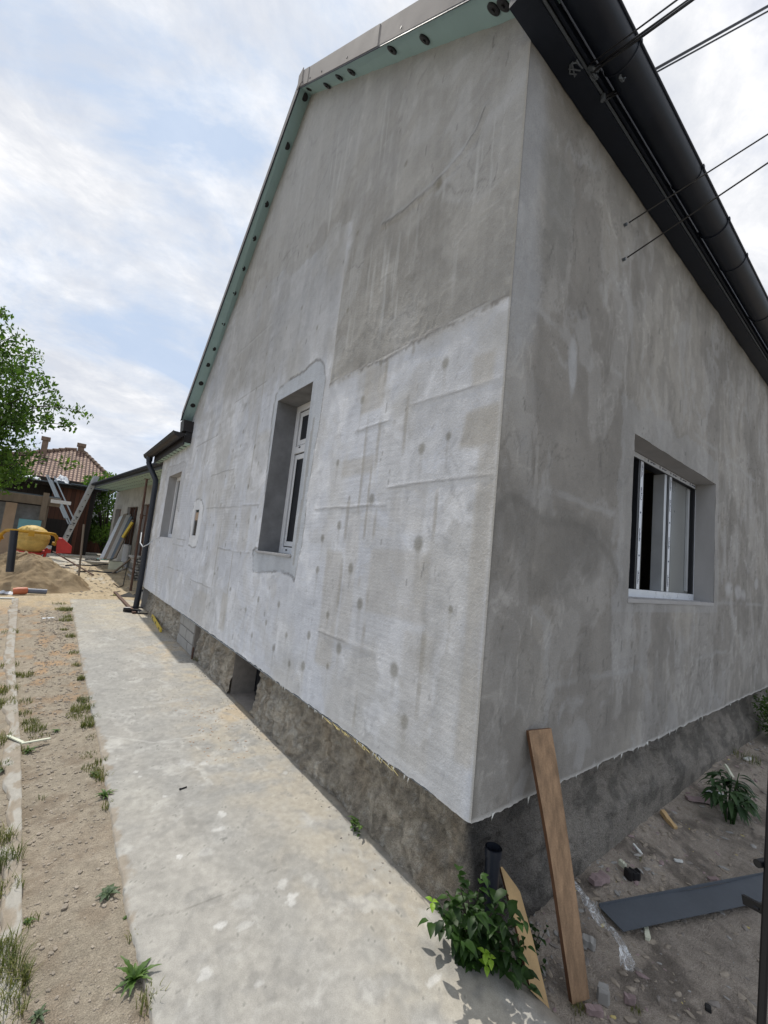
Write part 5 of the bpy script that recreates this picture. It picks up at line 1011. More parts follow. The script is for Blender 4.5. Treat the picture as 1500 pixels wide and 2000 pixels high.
b = MB(); q = gpt(252, 1166, .0); b.add([q, q + Vector((.5, -.2, .02)), q + Vector((.42, .1, .28)), q + Vector((.1, .12, .03))], [(0, 1, 2), (0, 2, 3)]); b.add([q + Vector((-.25, 0, .01)), q + Vector((.15, -.1, .01)), q + Vector((.0, .12, .1))], [(0, 1, 2)]); sb = b.build('flashing_scrap', M['rubber'], label='bent black sheet metal scraps by the porch step', cat='scrap'); sb.modifiers.new('solid', 'SOLIDIFY').thickness = .004
b = MB(); b.box((-.16, 8.99, -.0), (.06, 9.14, .012)); b.build('black_tile', M['blackp'], label='small black pad at the foot of the downpipe', cat='pad')
# cable from window sill past the downpipe
b = MB(); b.tube([onX(312, 1048, -.01), onX(298, 1056, -.08), onX(288, 1064, -.16), onX(279, 1068, -.2), onX(274, 1060, -.2), onX(272, 1040, -.2) + Vector((.1, .4, 0))], .010, 8); b.build('cable', M['bag'], label='white cable hanging from the rear window past the downpipe', cat='cable')
b = MB(); b.tube([onY(0, 0, 0) * 0 + gpt(222, 1140, .01), gpt(232, 1148, .01), gpt(240, 1145, .02), gpt(245, 1125, .25), gpt(249, 1105, .5)], .012, 6); b.build('cable', M['blackp'], label='black cable drooping onto the sand left of the steel prop', cat='cable')
for k_, pp_ in enumerate((((128, 1100), (150, 1098), (180, 1100), (205, 1097), (225, 1100)), ((150, 1112), (180, 1110), (205, 1113), (228, 1114)))):
    b = MB(); b.tube([gpt(x, y + 6, .02) for x, y in pp_], .022, 6); b.build('cable', M['pipeb'], label=['dark cable crossing the far concrete yard', 'dark cable crossing the yard nearer the path'][k_], cat='cable')
# building materials along the wing
def gy(px, y, z=0): p = yq(px, 1016, y); return Vector((p.x, y, z))
def fan_board(name, pa, pb, w, th, m, label, cat, group=None):
    b = MB(); b.beam(pa, pb, w, th, (-.6, -.6, .3)); return b.build(name, m, label=label, cat=cat, group=group, bevel=.006)
grp = 'boards leaning on the rear building'
for i, (x0, y0_, x1, y1, w, m, lab) in enumerate(((201, 1090, 240, 1008, .24, M['bag'], 'pale wrapped board leaning lowest of the pile by the barred window'), (207, 1091, 246, 1004, .17, M['wood'], 'grey weathered board second in the leaning pile'), (213, 1092, 252, 1006, .16, M['block'], 'pale grey long sheet in the middle of the leaning pile'), (219, 1092, 256, 1010, .12, M['steel'], 'slate grey board right of the pale long sheet'), (224, 1090, 259, 1016, .08, M['wood'], 'narrow grey batten rightmost of the leaning pile'))):
    pa = onP(x0, y0_, tuple(ND), tuple(WO + ND * (-.05 + .06 * i))); pb = on_wing(x1, y1, WD - .12)
    b = MB(); b.beam(pa, pb, w, .05, (-.6, -.79, .2)); b.build('leaning_board', m, label=lab, cat='board', group=grp, bevel=.006)
pb = on_wing(259, 1020, WD - .3); pa = on_wing(240, 1050, WD - .5); b = MB(); b.beam(pa, pb, .08, .08, (-.6, -.79, .2)); b.build('pole', M['levely'], label='yellow pole end sticking out of the leaning boards', cat='pole')
# stacked crates of pavers
def front_box(px0, px1, pyb, pyt):        # base corners on the ground and the height of a box standing there
    p0 = onG(px0, pyb); p1 = onY(px1, pyb, p0.y); t = onY(px0 + (pyb - pyt) * .14, pyt, p0.y); return p0, max(.1, p1.x - p0.x), max(.05, t.z - p0.z)
def stack(name, px0, px1, pyt, pyb, n, m, label, cat, depth=.7, gap=.03, cells=3):
    p0, w, h = front_box(px0, px1, pyb, pyt); o = thing(name, p0, label, cat); h /= n; rg = random.Random(px0)
    for i in range(n):
        b = MB(); j = rg.uniform(-.07, .07)
        for q in range(cells): b.box((p0.x + j + q * w / cells, p0.y + rg.uniform(-.05, .05), p0.z + i * h), (p0.x + j + (q + 1) * w / cells - .02, p0.y + depth + rg.uniform(-.05, .1), p0.z + (i + 1) * h - gap * rg.uniform(.4, 1.3)))
        b.build('layer', m, o, bevel=.012)
    return o, p0, w, h * n
stack('paver_stack', 256, 280, 1086, 1134, 9, M['block'], 'stack of rough grey stone slabs right of the steel prop', 'paver stack', .8)
_, cp, cw, chh = stack('crate_stack', 217, 253, 1067, 1096, 5, M['block'], 'stack of grey weathered crates below the barred window', 'crate stack', .9, .05, 1)
crump('cement_bag', (cp.x + cw * .6, cp.y + .4, cp.z + chh - .03), cw * .33, .33, .22, M['bag'], 47, 'white wrapped bag on top of the crate stack', 'bag')
for (x0, x1, yb_, yt_, m, lab) in ((212, 238, 1112, 1096, M['upvc'], 'large pale aerated block on the yard floor'), (236, 250, 1103, 1092, M['block'], 'grey block behind the large pale block')):
    p0, w, h = front_box(x0, x1, yb_, yt_); b = MB(); b.box((p0.x, p0.y, p0.z - .01), (p0.x + w, p0.y + .35, p0.z + h)); o_ = b.build('aerated_block', M['cream'] if m is M['upvc'] else m, label=lab, cat='block', bevel=.01)
pa = on_wing(250, 1060, WD - .06); b = MB(); b.beam((pa.x, pa.y, .25), (pa.x, pa.y, 1.05), .85, .08, (-ND.x, -ND.y, 0)); b.build('aerated_block', M['bag'], label='tall pale slab standing under the barred window', cat='block')
for i, (xa_, ya, xb_, yb2, m, lab) in enumerate(((220, 1121, 262, 1086, M['wood'], 'thin grey plank lying slanted before the pale blocks'), (228, 1119, 248, 1108, M['block'], 'short bright lath beside the thin slanted plank'), (232, 1090, 252, 1078, M['rust'], 'rusty brown plank end poking out by the crates'))):
    pa = gpt(xa_, ya, .02); pb = above(xb_, yb2, pa); b = MB(); b.beam(pa, pb, .09, .03); b.build('plank', m, label=lab, cat='plank')
b = MB(); b.beam(gpt(182, 1092, .02) , gpt(210, 1094, .02), .35, .03); b.build('insulation_board', M['teal'], label='teal insulation board lying flat on the far yard', cat='board')
b = MB(); q = onG(196, 1078); b.beam((q.x - .1, q.y, q.z), (q.x + .35, q.y + .3, q.z + .8), .5, .05, (0, 1, 0)); b.build('insulation_board', M['teal'], label='teal insulation board standing at the corner of the rear building', cat='board')
q = gpt(184, 1078); pal = thing('pallet', q, 'wooden pallet on the ground under the white bags', 'pallet')
for k in range(3): b = MB(); b.box((q.x - .55, q.y, q.z + .12), (q.x + .55, q.y + .9, q.z + .16)) if k == 0 else b.box((q.x - .55 + (k - 1) * .9, q.y + .02, q.z), (q.x - .35 + (k - 1) * .9, q.y + .88, q.z + .118)); b.build(['deck', 'runner', 'runner'][k], M['cream'] if k == 0 else M['door'], pal)
for i, (px, zz_, s_) in enumerate(((-.35, .16, .42), (.32, .16, .42), (-.05, .40, .36))): crump('white_bag', (q.x + px, q.y + .45, q.z + zz_), s_, .5, .36, M['bag'], 60 + i * 7, ['left white rubble bag on the pallet', 'right white rubble bag on the pallet', 'topmost white bag of the heap on the pallet'][i], 'bag', 'white bags on the pallet')
crump('black_scrap', gpt(180, 1094, .0), .25, .3, .1, M['rubber'], 71, 'crumpled black sheet left of the leaning boards', 'scrap')
bk_ = thing('bucket', gy(100, 20.2) + Vector((0, 0, .22)), 'white bucket with red print behind the sand heap', 'bucket'); q = gy(100, 20.2) + Vector((0, 0, .22)); b = MB(); b.lathe([(.15, 0), (.18, .45), (.17, .45), (.14, .02)], Matrix.Translation(q), 20); b.build('pail', M['bag'], bk_); b = MB(); b.lathe([(.172, .16), (.178, .32)], Matrix.Translation(q), 20); b.build('print', M['red'], bk_)
rg = random.Random(77); b = MB()
for _ in range(420):
    x = rg.uniform(-1.2, .75); y = rg.uniform(10.8, 18.0); r_ = rg.uniform(.008, .035); b.rock((x, y, gh(x, y) + r_ * .25), r_, rg.random(), (1.6, 1, .35))
b.build('rubble', M['grit'], kind='stuff')
rg = random.Random(78)

# ================================================================== STREET-SIDE CORNER OBJECTS
def leaf_blade(b, base, tip, w, up, k=5, droop=0.0, lobed=0, rg=random):
    base = Vector(base); tip = Vector(tip); d = tip - base; s_ = d.cross(Vector(up)).normalized(); n_ = s_.cross(d.normalized()); vs = []
    for i in range(k + 1):
        t = i / k; c = base + d * t + n_ * (math.sin(math.pi * min(t, 1)) * .12 * d.length) - Vector((0, 0, droop * t * t)); ww = w * math.sin(math.pi * (t ** .75) * .98 + .02) * (1 if not lobed or i % 2 else .6); vs += [c - s_ * ww + n_ * ww * .25, c, c + s_ * ww + n_ * ww * .25]
    fs = []
    for i in range(k): fs += [(i * 3, i * 3 + 1, i * 3 + 4, i * 3 + 3), (i * 3 + 1, i * 3 + 2, i * 3 + 5, i * 3 + 4)]
    b.add(vs, fs)
# shrub at the house corner
sb = Vector((.02, -.03, -.14)); shr = thing('shrub', sb, 'dark green leafy shrub growing at the foot of the house corner', 'shrub'); st, lf, ly = MB(), MB(), MB(); rg = random.Random(15)
targets = [(905, 1700), (925, 1680), (880, 1745), (935, 1720), (870, 1775), (855, 1790), (900, 1790), (915, 1760), (945, 1760), (975, 1745), (990, 1765), (1000, 1790), (960, 1800), (930, 1830), (915, 1850), (950, 1860), (985, 1840), (1005, 1830), (960, 1885), (1015, 1875), (990, 1890), (1010, 1905), (890, 1810), (940, 1790), (1020, 1850), (900, 1730), (865, 1765), (975, 1790), (970, 1870), (925, 1800), (880, 1790), (950, 1735), (900, 1715), (915, 1740), (890, 1760), (935, 1775), (960, 1775), (985, 1810), (940, 1820), (970, 1825), (925, 1780), (905, 1820), (945, 1845), (935, 1870), (1000, 1860), (1025, 1890), (975, 1855), (895, 1780), (910, 1800), (955, 1705), (940, 1690)]
targets = [(px, py + 18) for px, py in targets if py > 1712 and px < 1018]
for i, (px, py) in enumerate(targets):
    dep = rg.uniform(-.20, -.01); tgt = onP(px, py, (0.55, 0.83, 0), (.03 + dep * .35, dep, 0)); tgt.z = max(tgt.z, .02 if tgt.x < .1 else -.12)
    if tgt.x > .0 and tgt.y > -.01: tgt.y = -.03
    mid = sb.lerp(tgt, .5) + Vector((0, 0, .08)); st.tube([sb, mid, tgt], [.005, .004, .002], 5)
    for j in range(13):
        t = .30 + .65 * j / 8; p = (sb.lerp(mid, t * 2) if t < .5 else mid.lerp(tgt, t * 2 - 1)); a = rg.random() * 6.28; L = rg.choice([.026, .036, .046, .056, .07]); out = Vector((math.cos(a), math.sin(a) - .35, rg.uniform(-.75, .45))).normalized()
        q = p + out * L
        if q.x > -.02 and q.y > -.005: q.y = -.01
        leaf_blade(lf, p, q, L * .28, (0, 0, 1), 4, .008)
for px, py in ((947, 1862), (958, 1872), (950, 1885), (845, 1762)):
    p = onP(px, py, (0.55, 0.83, 0), (-.07, -.19, 0))
    for a in (0, 2, 4): leaf_blade(ly, p, p + Vector((math.cos(a) * .035, math.sin(a) * .03, -.015 + .02 * (a == 2))), .011, (0, 0, 1), 4)
st.build('stem', M['bark'], shr); lf.build('foliage', M['bush'], shr, smooth=True); ly.build('young_leaves', M['bushy'], shr)
# second small plant between the planks
s2b = Vector((.30, -.12, -.16)); sh2 = thing('shrub', s2b, 'small dark plant between the two boards at the house corner', 'shrub'); lf, st = MB(), MB()
for i in range(20):
    a = rg.random() * 6.28; r_ = rg.uniform(.02, .10); tgt = s2b + Vector((math.cos(a) * r_, math.sin(a) * r_ * .8, rg.uniform(.03, .22))); st.tube([s2b, tgt], [.003, .0015], 4)
    for j in range(6):
        p = s2b.lerp(tgt, .4 + .12 * j); aa = rg.random() * 6.28; L = rg.uniform(.02, .04); leaf_blade(lf, p, p + Vector((math.cos(aa), math.sin(aa), rg.uniform(-.4, .4))) * L, L * .28, (0, 0, 1), 4)
st.build('stem', M['bark'], sh2); lf.build('foliage', M['bush'], sh2)
# leaning oak board
bz = -.16; bl = onZ(1118, 1960, bz); br = onZ(1152, 1953, bz); tl = onY(1040, 1430, -.045); tr_ = onY(1069, 1420, -.045)
def solid_board(name, bl, br, tl, tr_, th, m, me_, label, cat, shape=None):
    d = ((tl + tr_) / 2 - (bl + br) / 2).normalized(); w = (br - bl).normalized(); n_ = d.cross(w).normalized(); n_ = -n_ if n_.y < 0 else n_
    L = ((tl + tr_) / 2 - (bl + br) / 2).length; W0, W1_ = (br - bl).length, (tr_ - tl).length; w = (w - d * w.dot(d)).normalized(); b = MB(); K = 24; o_ = (bl + br) / 2
    prof = []
    for i in range(K + 1):
        t = i / K; hw = (W0 + (W1_ - W0) * t) / 2 * (1 + .02 * math.sin(9 * t)); sh = 0
        if shape: hw0, sh = shape(t, hw); hw = hw0
        prof.append((t, hw, sh))
    vs = []
    for (t, hw, sh) in prof:
        c = o_ + d * L * t + w * sh; bow = n_ * .012 * math.sin(math.pi * t)
        vs += [c - w * hw - bow, c + w * hw - bow, c + w * hw + n_ * th - bow, c - w * hw + n_ * th - bow]
    fs, ms = [], []
    b.mi = 0; b.add(vs, [])
    for i in range(K):
        a = i * 4
        for q, mi in (((a, a + 1, a + 5, a + 4), 0), ((a + 1, a + 2, a + 6, a + 5), 1), ((a + 2, a + 3, a + 7, a + 6), 0), ((a + 3, a, a + 4, a + 7), 1)): b.f.append(q); b.m.append(mi)
    b.f.append((0, 3, 2, 1)); b.m.append(1); b.f.append((K * 4, K * 4 + 1, K * 4 + 2, K * 4 + 3)); b.m.append(1)
    return b.build(name, [m, me_], label=label, cat=cat)
solid_board('leaning_board', bl, br, tl, tr_, .024, M['wooda'], M['woodend'], 'long brown board leaning against the street side wall near the corner', 'board')
# short pale pointed board
bl = onZ(1040, 1985, -.16); br = onZ(1082, 1975, -.16); bl.y = min(bl.y, -.2); tl = onY(980, 1692, .035); tr_ = onY(998, 1692, .035)
def pick(t, hw): 
    W_ = .034; 
    if t > .80: k = (t - .80) / .20; return W_ * (1 - k * .85), -.028 * k
    return W_, 0
solid_board('pointed_board', bl, br, tl, tr_, .018, M['woodb'], M['woodend'], 'short pale board with a pointed top standing behind the shrub', 'board', pick)
# dark drain stub at the corner
q = Vector((.20, .025, -.2)); q = onP(966, 1770, (0, 1, 0), (0, .02, 0)); t = onY(964, 1655, .02); b = MB(); b.tube([Vector((t.x, .02, -.2)), t], .034, 18, cap=False); b.tube([Vector((t.x, .02, t.z - .03)), t], .031, 18, cap=False); b.tube([t - Vector((0, 0, .035)), t], .039, 18, cap=False); autosmooth(b.build('drain_stub', M['pipeb'], label='dark grey drain pipe stub standing at the foundation corner', cat='pipe'), 60)
# grey metal flashing strip on the soil
fz = -.135; A = onZ(1170, 1770, fz); B_ = onZ(1205, 1822, fz); dirf = (onZ(1500, 1707, fz) - A).normalized(); L_ = 2.4; wv = B_ - A; wv = wv - dirf * wv.dot(dirf)
b = MB(); K = 20
for i in range(K):
    t0, t1 = L_ * i / K, L_ * (i + 1) / K; z0_, z1_ = Vector((0, 0, .006 * math.sin(i * .7))), Vector((0, 0, .006 * math.sin((i + 1) * .7)))
    p = [A + dirf * t0 + z0_, A + dirf * t1 + z1_, A + wv * 1.0 + dirf * t1 + z1_ * .3, A + wv * 1.0 + dirf * t0 + z0_ * .3]; b.hexa([q - Vector((0, 0, .003)) for q in p] + p)
b.beam(A + Vector((0, 0, .007)), A + dirf * L_ + Vector((0, 0, .007)), .006, .014)
b.build('metal_flashing', M['greymetal'], label='long dark grey metal flashing strip lying on the soil', cat='metal strip')
# gate post with hinge at the right edge
gp = thing('gate_post', onZ(1496, 2010, .05) * 1.0, 'thin dark steel gate post with a small latch bar at the right edge', 'gate post'); base = Vector((.36, -.905, -.2))
P0 = onP(1487, 2000, FW, (.30, -.9, 0)); P1 = onP(1503, 1640, FW, (.30, -.9, 0)); dd = (P1 - P0).normalized(); gb = P0 - dd * ((P0.z + .2) / dd.z); gp.location = gb
b = MB(); b.tube([gb, P0 + dd * .9], .0115, 12); b.build('post', M['blackp'], gp)
h0 = onP(1500, 1782, FW, (.30, -.9, 0)); h1 = onP(1452, 1756, FW, (.36, -.86, 0)); b = MB(); b.beam(h0, h1, .012, .026); b.tube([h1.lerp(h0, .35) + Vector((-.01, -.008, 0)), h1.lerp(h0, .55) + Vector((-.01, -.008, 0))], .004, 6); b.build('latch_bar', M['blackp'], gp)
b = MB(); b.tube([gb + Vector((.02, .0, .22)), gb + Vector((1.2, -.4, .22))], .012, 10); b.build('rail', M['blackp'], gp); b = MB(); b.tube([gb + Vector((.02, .0, .95)), gb + Vector((1.2, -.4, .95))], .012, 10); b.build('rail', M['blackp'], gp)
# clear plastic film
n = 26; U, V = np.meshgrid(np.linspace(0, 1, n), np.linspace(0, 1, 12), indexing='ij'); c0 = [onZ(1135, 1770, -.13), onZ(1170, 1800, -.13), onZ(1200, 1850, -.13), onZ(1232, 1885, -.13), onZ(1215, 1905, -.13)]
b = MB(); vs = []
for i in range(n):
    t = i / (n - 1) * 3.99; k = int(t); c = c0[k].lerp(c0[k + 1], t - k); dn = Vector((.5, .6, 0)).normalized()
    for j in range(12): s_ = (j / 11 - .5) * (.20 * (1 - i / n) + .06 + .03 * math.sin(i * .9)); vs.append(c + dn * s_ + Vector((0, 0, .035 + .05 * float(fbm(np.array([i * .3]), np.array([j * .5]), 301, 3)[0]) - .02)))
b.add(vs, [(i * 12 + j, (i + 1) * 12 + j, (i + 1) * 12 + j + 1, i * 12 + j + 1) for i in range(n - 1) for j in range(11)]); b.build('plastic_film', M['clear'], label='crumpled clear plastic film on the soil beside the brown board', cat='plastic film', smooth=True)
# loose pieces, each where it lies
def slab(name, px, py, L, w, h, rot, m, label, cat, z=None, tilt=0.0, seed=1, bend=0.0):
    p = onZ(px, py, -.14); zz_ = gh(p.x, p.y); p = onZ(px, py, zz_ + .01); rg = random.Random(seed); b = MB(); K = 6; vs = []
    for i in range(K + 1):
        t = i / K - .5; ww = w / 2 * (1 + rg.uniform(-.18, .18)) * (.75 if i in (0, K) else 1); cy = bend * (t * t - .1)
        vs += [(t * L, cy - ww, 0), (t * L, cy + ww, 0), (t * L, cy + ww * .9, h * rg.uniform(.8, 1.1)), (t * L, cy - ww * .9, h * rg.uniform(.8, 1.1))]
    MX = Matrix.Translation(Vector((p.x, p.y, zz_ + .002))) @ Matrix.Rotation(rot, 4, 'Z') @ Matrix.Rotation(tilt, 4, 'Y'); fs = []
    for i in range(K): a = i * 4; fs += [(a, a + 4, a + 5, a + 1), (a + 1, a + 5, a + 6, a + 2), (a + 2, a + 6, a + 7, a + 3), (a + 3, a + 7, a + 4, a)]
    fs += [(0, 1, 2, 3), (K * 4 + 3, K * 4 + 2, K * 4 + 1, K * 4)]; b.add([MX @ Vector(v) for v in vs], fs); return b.build(name, m, label=label, cat=cat, bevel=.0015)
slab('foam_strip', 1260, 1815, .13, .030, .016, .6, M['cream'], 'curved cream foam offcut lying in front of the metal strip', 'foam offcut', seed=3, bend=.05)
slab('foam_scrap', 1170, 1718, .13, .06, .03, -.2, M['pink'], 'dusty pinkish insulation piece behind the metal strip', 'insulation scrap', seed=4)
slab('foam_block', 1235, 1712, .085, .05, .045, -.5, M['blackp'], 'small black topped block lying behind the metal strip', 'block', seed=5)
slab('foam_scrap', 1216, 1690, .045, .022, .03, 1.2, M['cream'], 'small cream chip just behind the black topped block', 'foam chip', seed=6)
slab('wood_chip', 1305, 1602, .14, .04, .03, 1.0, M['woodb'], 'pale wood offcut standing on the dirt slope', 'wood offcut', seed=7, tilt=-.3)
slab('foam_chip', 1245, 1657, .07, .016, .012, 1.2, M['white'], 'thin white foam sliver on the dirt slope', 'foam chip', seed=8, tilt=-.3)
slab('foam_chip', 1325, 1680, .05, .02, .012, -.8, M['white'], 'small white foam chip midway along the dirt', 'foam chip', seed=9)
slab('foam_chip', 1393, 1716, .07, .03, .014, -.5, M['pink'], 'pinkish flat chip lying on the edge of the metal strip', 'chip', seed=10)
slab('foam_chip', 1425, 1510, .16, .03, .02, 1.3, M['cream'], 'cream pointed sliver standing behind the long leaved plant', 'foam chip', seed=11, tilt=-.9)
slab('foam_chip', 1395, 1549, .14, .05, .014, -.7, M['bag'], 'bluish white plastic piece left of the long leaved plant', 'plastic piece', seed=12)
slab('flat_stone', 1368, 1562, .22, .06, .02, -.7, M['pink'], 'flat grey splinter against the foundation behind the plant', 'splinter', seed=13)
slab('foam_chip', 1460, 1482, .14, .04, .02, -.1, M['white'], 'white chip beneath the yellow flowers', 'foam chip', seed=14)
slab('plaster_lump', 1178, 1950, .05, .045, .05, .4, M['block'], 'whitish plaster lump right of the brown board foot', 'plaster lump', seed=15)
slab('plaster_lump', 1160, 1975, .07, .03, .025, -.7, M['pink'], 'pinkish plaster lump in front of the brown board foot', 'plaster lump', seed=16)
slab('plaster_lump', 1230, 1955, .045, .025, .03, -.9, M['pink'], 'small plaster lump farther right of the brown board foot', 'plaster lump', seed=17)
slab('plaster_lump', 1150, 1842, .06, .05, .03, -1.2, M['block'], 'pale plaster chunk behind the brown board', 'plaster lump', seed=18)
slab('clod', 1383, 1968, .03, .024, .014, .3, M['rubber'], 'small black clod on the bare soil at the bottom right', 'clod', seed=19)
slab('plaster_chip', 785, 1712, .05, .022, .02, 1.2, M['bag'], 'small white chip beside the little weed at the foundation', 'chip', seed=20)
b = MB(); q = onZ(358, 1540, .004); b.box((-.022, -.003, 0), (.022, .003, .006), Matrix.Translation(q) @ Matrix.Rotation(.2, 4, 'Z')); b.tube([q + Vector((-.024, -.005, .004)), q + Vector((-.018, -.004, .004))], .006, 8); b.build('screw', M['blackp'], label='small dark screw lying in the middle of the path', cat='screw')
# stuff: gravel and debris
rg = random.Random(31); b = MB()
for _ in range(5200):
    x = rg.uniform(-1.62, -1.16) if rg.random() < .85 else rg.uniform(-2.4, -1.62); y = -.5 + 9.3 * rg.random() ** 2.0; r_ = rg.choice([.0012, .0016, .002, .002, .003, .003, .0045, .006]) * rg.uniform(.7, 1.4) * (1 + .25 * max(y, 0)) ; b.rock((x, y, gh(x, y) + r_ * .2), r_, rg.random(), (1.2, 1, .7))
b.build('gravel', M['grit'], kind='stuff')
b = MB(); mats_ = [M['grit'], M['block'], M['straw'], M['pink'], M['mortar']]
for _ in range(4800):
    u = rg.random(); x = .2 + 5 * u ** 1.6; y = rg.uniform(-1.4, .12) if rg.random() < .5 else .12 - abs(rg.gauss(0, .25)); 
    if x < .9 and y > -.3 and rg.random() < .3: y -= .5
    r_ = rg.choice([.002, .002, .003, .003, .004, .006, .009, .015]) * rg.uniform(.7, 1.5); b.mi = rg.choices([0, 1, 2, 3, 4], [14, 3.5, .5, 2, 4])[0]; b.rock((x, y, gh(x, y) + r_ * .02), r_, rg.random(), (1.6, .85, .45))
b.build('debris', mats_, kind='stuff')
b = MB(); rg = random.Random(33)
for _ in range(500):
    y = rg.uniform(.3, 8.4); x = .04 - abs(rg.gauss(0, .05)); r_ = rg.uniform(.002, .006); b.mi = rg.choice([0, 0, 1]); b.rock((x, y, r_ * .4 - .001), r_, rg.random(), (1.5, 1, .6))
for _ in range(90):
    x = rg.uniform(-.55, -.15); y = rg.uniform(1.9, 3.3); r_ = rg.uniform(.003, .008); b.mi = 2; b.rock((x, y, r_ * .1), r_, rg.random(), (1.8, 1, .35))
b.build('path_crumbs', [M['mortar'], M['grit'], M['tanb']], kind='stuff')
# grass and weeds
def blades(b, x, y, n, r, h, rg):
    for _ in range(n):
        a = rg.random() * 6.28; rr2 = r * math.sqrt(rg.random()); px, py = x + rr2 * math.cos(a), y + rr2 * math.sin(a); z = gh(px, py) - .004; hh = h * rg.uniform(.5, 1.2); l = rg.uniform(0, 6.28); k = hh * rg.uniform(.25, .9); tx, ty = px + math.cos(l) * k, py + math.sin(l) * k; w = rg.uniform(.0012, .0022) * (1 + y * .12); ca, sa = -math.sin(l) * w, math.cos(l) * w
        mx, my = px + math.cos(l) * k * .35, py + math.sin(l) * k * .35; mz = z + hh * .65; b.add([(px - ca, py - sa, z), (px + ca, py + sa, z), (mx + ca * .8, my + sa * .8, mz), (tx, ty, z + hh * .92), (mx - ca * .8, my - sa * .8, mz)], [(0, 1, 2, 4), (4, 2, 3)])
rg = random.Random(44); b = MB()
for px, py, n, r_, h in ((8, 1690, 150, .07, .085), (2, 1650, 110, .05, .085), (18, 1740, 70, .05, .07), (4, 1910, 150, .06, .085), (35, 1930, 90, .03, .07), (5, 1870, 150, .05, .08), (5, 1990, 120, .06, .08), (160, 1385, 200, .09, .06), (170, 1418, 120, .05, .055), (158, 1327, 70, .035, .06), (130, 1192, 160, .12, .08), (128, 1212, 120, .10, .06), (138, 1243, 90, .07, .06), (125, 1230, 60, .06, .04), (50, 1320, 110, .08, .05), (30, 1320, 60, .05, .05), (10, 1350, 160, .10, .07), (8, 1378, 160, .10, .07), (20, 1300, 80, .10, .05), (70, 1425, 110, .07, .05), (60, 1410, 70, .05, .04), (40, 1468, 80, .05, .04), (0, 1450, 120, .08, .07), (5, 1500, 80, .06, .05), (190, 1510, 120, .05, .035), (170, 1475, 60, .06, .02), (180, 1440, 40, .05, .02), (150, 1400, 60, .07, .02), (385, 1292, 60, .05, .07), (115, 1180, 70, .12, .05), (20, 1235, 60, .10, .06), (50, 1370, 40, .06, .04), (225, 1165, 40, .05, .05), (60, 1800, 14, .03, .03), (290, 1960, 50, .04, .05), (80, 1560, 10, .03, .03), (1130, 1960, 60, .03, .03), (150, 1300, 50, .05, .05), (146, 1275, 60, .07, .05), (132, 1205, 90, .10, .06), (120, 1190, 80, .12, .05), (165, 1368, 90, .06, .05), (178, 1405, 70, .05, .05), (150, 1395, 60, .08, .04), (196, 1490, 50, .04, .04), (200, 1520, 70, .04, .045), (212, 1575, 60, .04, .04), (175, 1500, 50, .05, .03), (60, 1415, 50, .07, .04), (75, 1440, 60, .07, .03), (45, 1395, 60, .07, .05), (265, 1830, 20, .03, .03), (1240, 1960, 30, .03, .03), (1250, 1690, 12, .02, .03), (1460, 1500, 80, .12, .10)):
    p = onZ(px, py, -.02 if px < 900 else -.15); blades(b, p.x, p.y, n, r_, h, rg)
b.build('grass', M['grass'], kind='stuff')
def rosette(name, px, py, n, L, w, m, label, seed, lift=.35, z=-.02, lob=1):
    rg = random.Random(seed); p = onZ(px, py, z); p.z = gh(p.x, p.y); o = thing(name, p, label, 'weed'); b = MB()
    for i in range(int(n * 2.1)):
        a = 6.28 * i / n + rg.uniform(-.4, .4); l = L * (rg.uniform(.6, 1.1) if i < n else rg.uniform(.25, .6)); lift = lift if i < n else .9; leaf_blade(b, p + Vector((0, 0, .003)), p + Vector((math.cos(a) * l, math.sin(a) * l, l * lift * rg.uniform(.3, 1.3) + .005)), w * rg.uniform(.7, 1.1), (0, 0, 1), 8, .01, lob)
    b.build('leaves', m, o, smooth=False); return o
rosette('weed', 262, 1915, 11, .085, .014, M['weed'], 'bright green leafy weed at the near left edge of the path', 1, .5)
rosette('weed', 210, 1745, 9, .055, .016, M['weedb'], 'dull bluish green weed between kerb and path', 2, .35)
rosette('weed', 205, 1555, 14, .06, .009, M['weed'], 'spreading dark weed touching the path edge', 3, .6)
rosette('weed', 185, 1512, 12, .05, .007, M['weed'], 'low olive weed just behind the spreading dark weed', 4, .3)
rosette('weed', 55, 1468, 9, .06, .010, M['weed'], 'green weed growing on the kerb strip', 5, .5)
rosette('weed', 8, 1505, 8, .06, .012, M['weedb'], 'bluish weed at the left edge of the picture', 6, .3)
rosette('weed', 110, 1428, 8, .05, .008, M['weed'], 'tiny weed on the bare soil right of the kerb', 7, .4)
rosette('weed', 55, 1800, 7, .03, .006, M['weed'], 'tiny weed sprout beside the kerb low in the picture', 8, .4)
rosette('weed', 245, 1790, 5, .015, .005, M['weed'], 'single sprout beside the path edge', 9, .4)
rosette('weed', 75, 1985, 8, .04, .008, M['weedb'], 'grey green weed at the bottom of the soil strip', 10, .3)
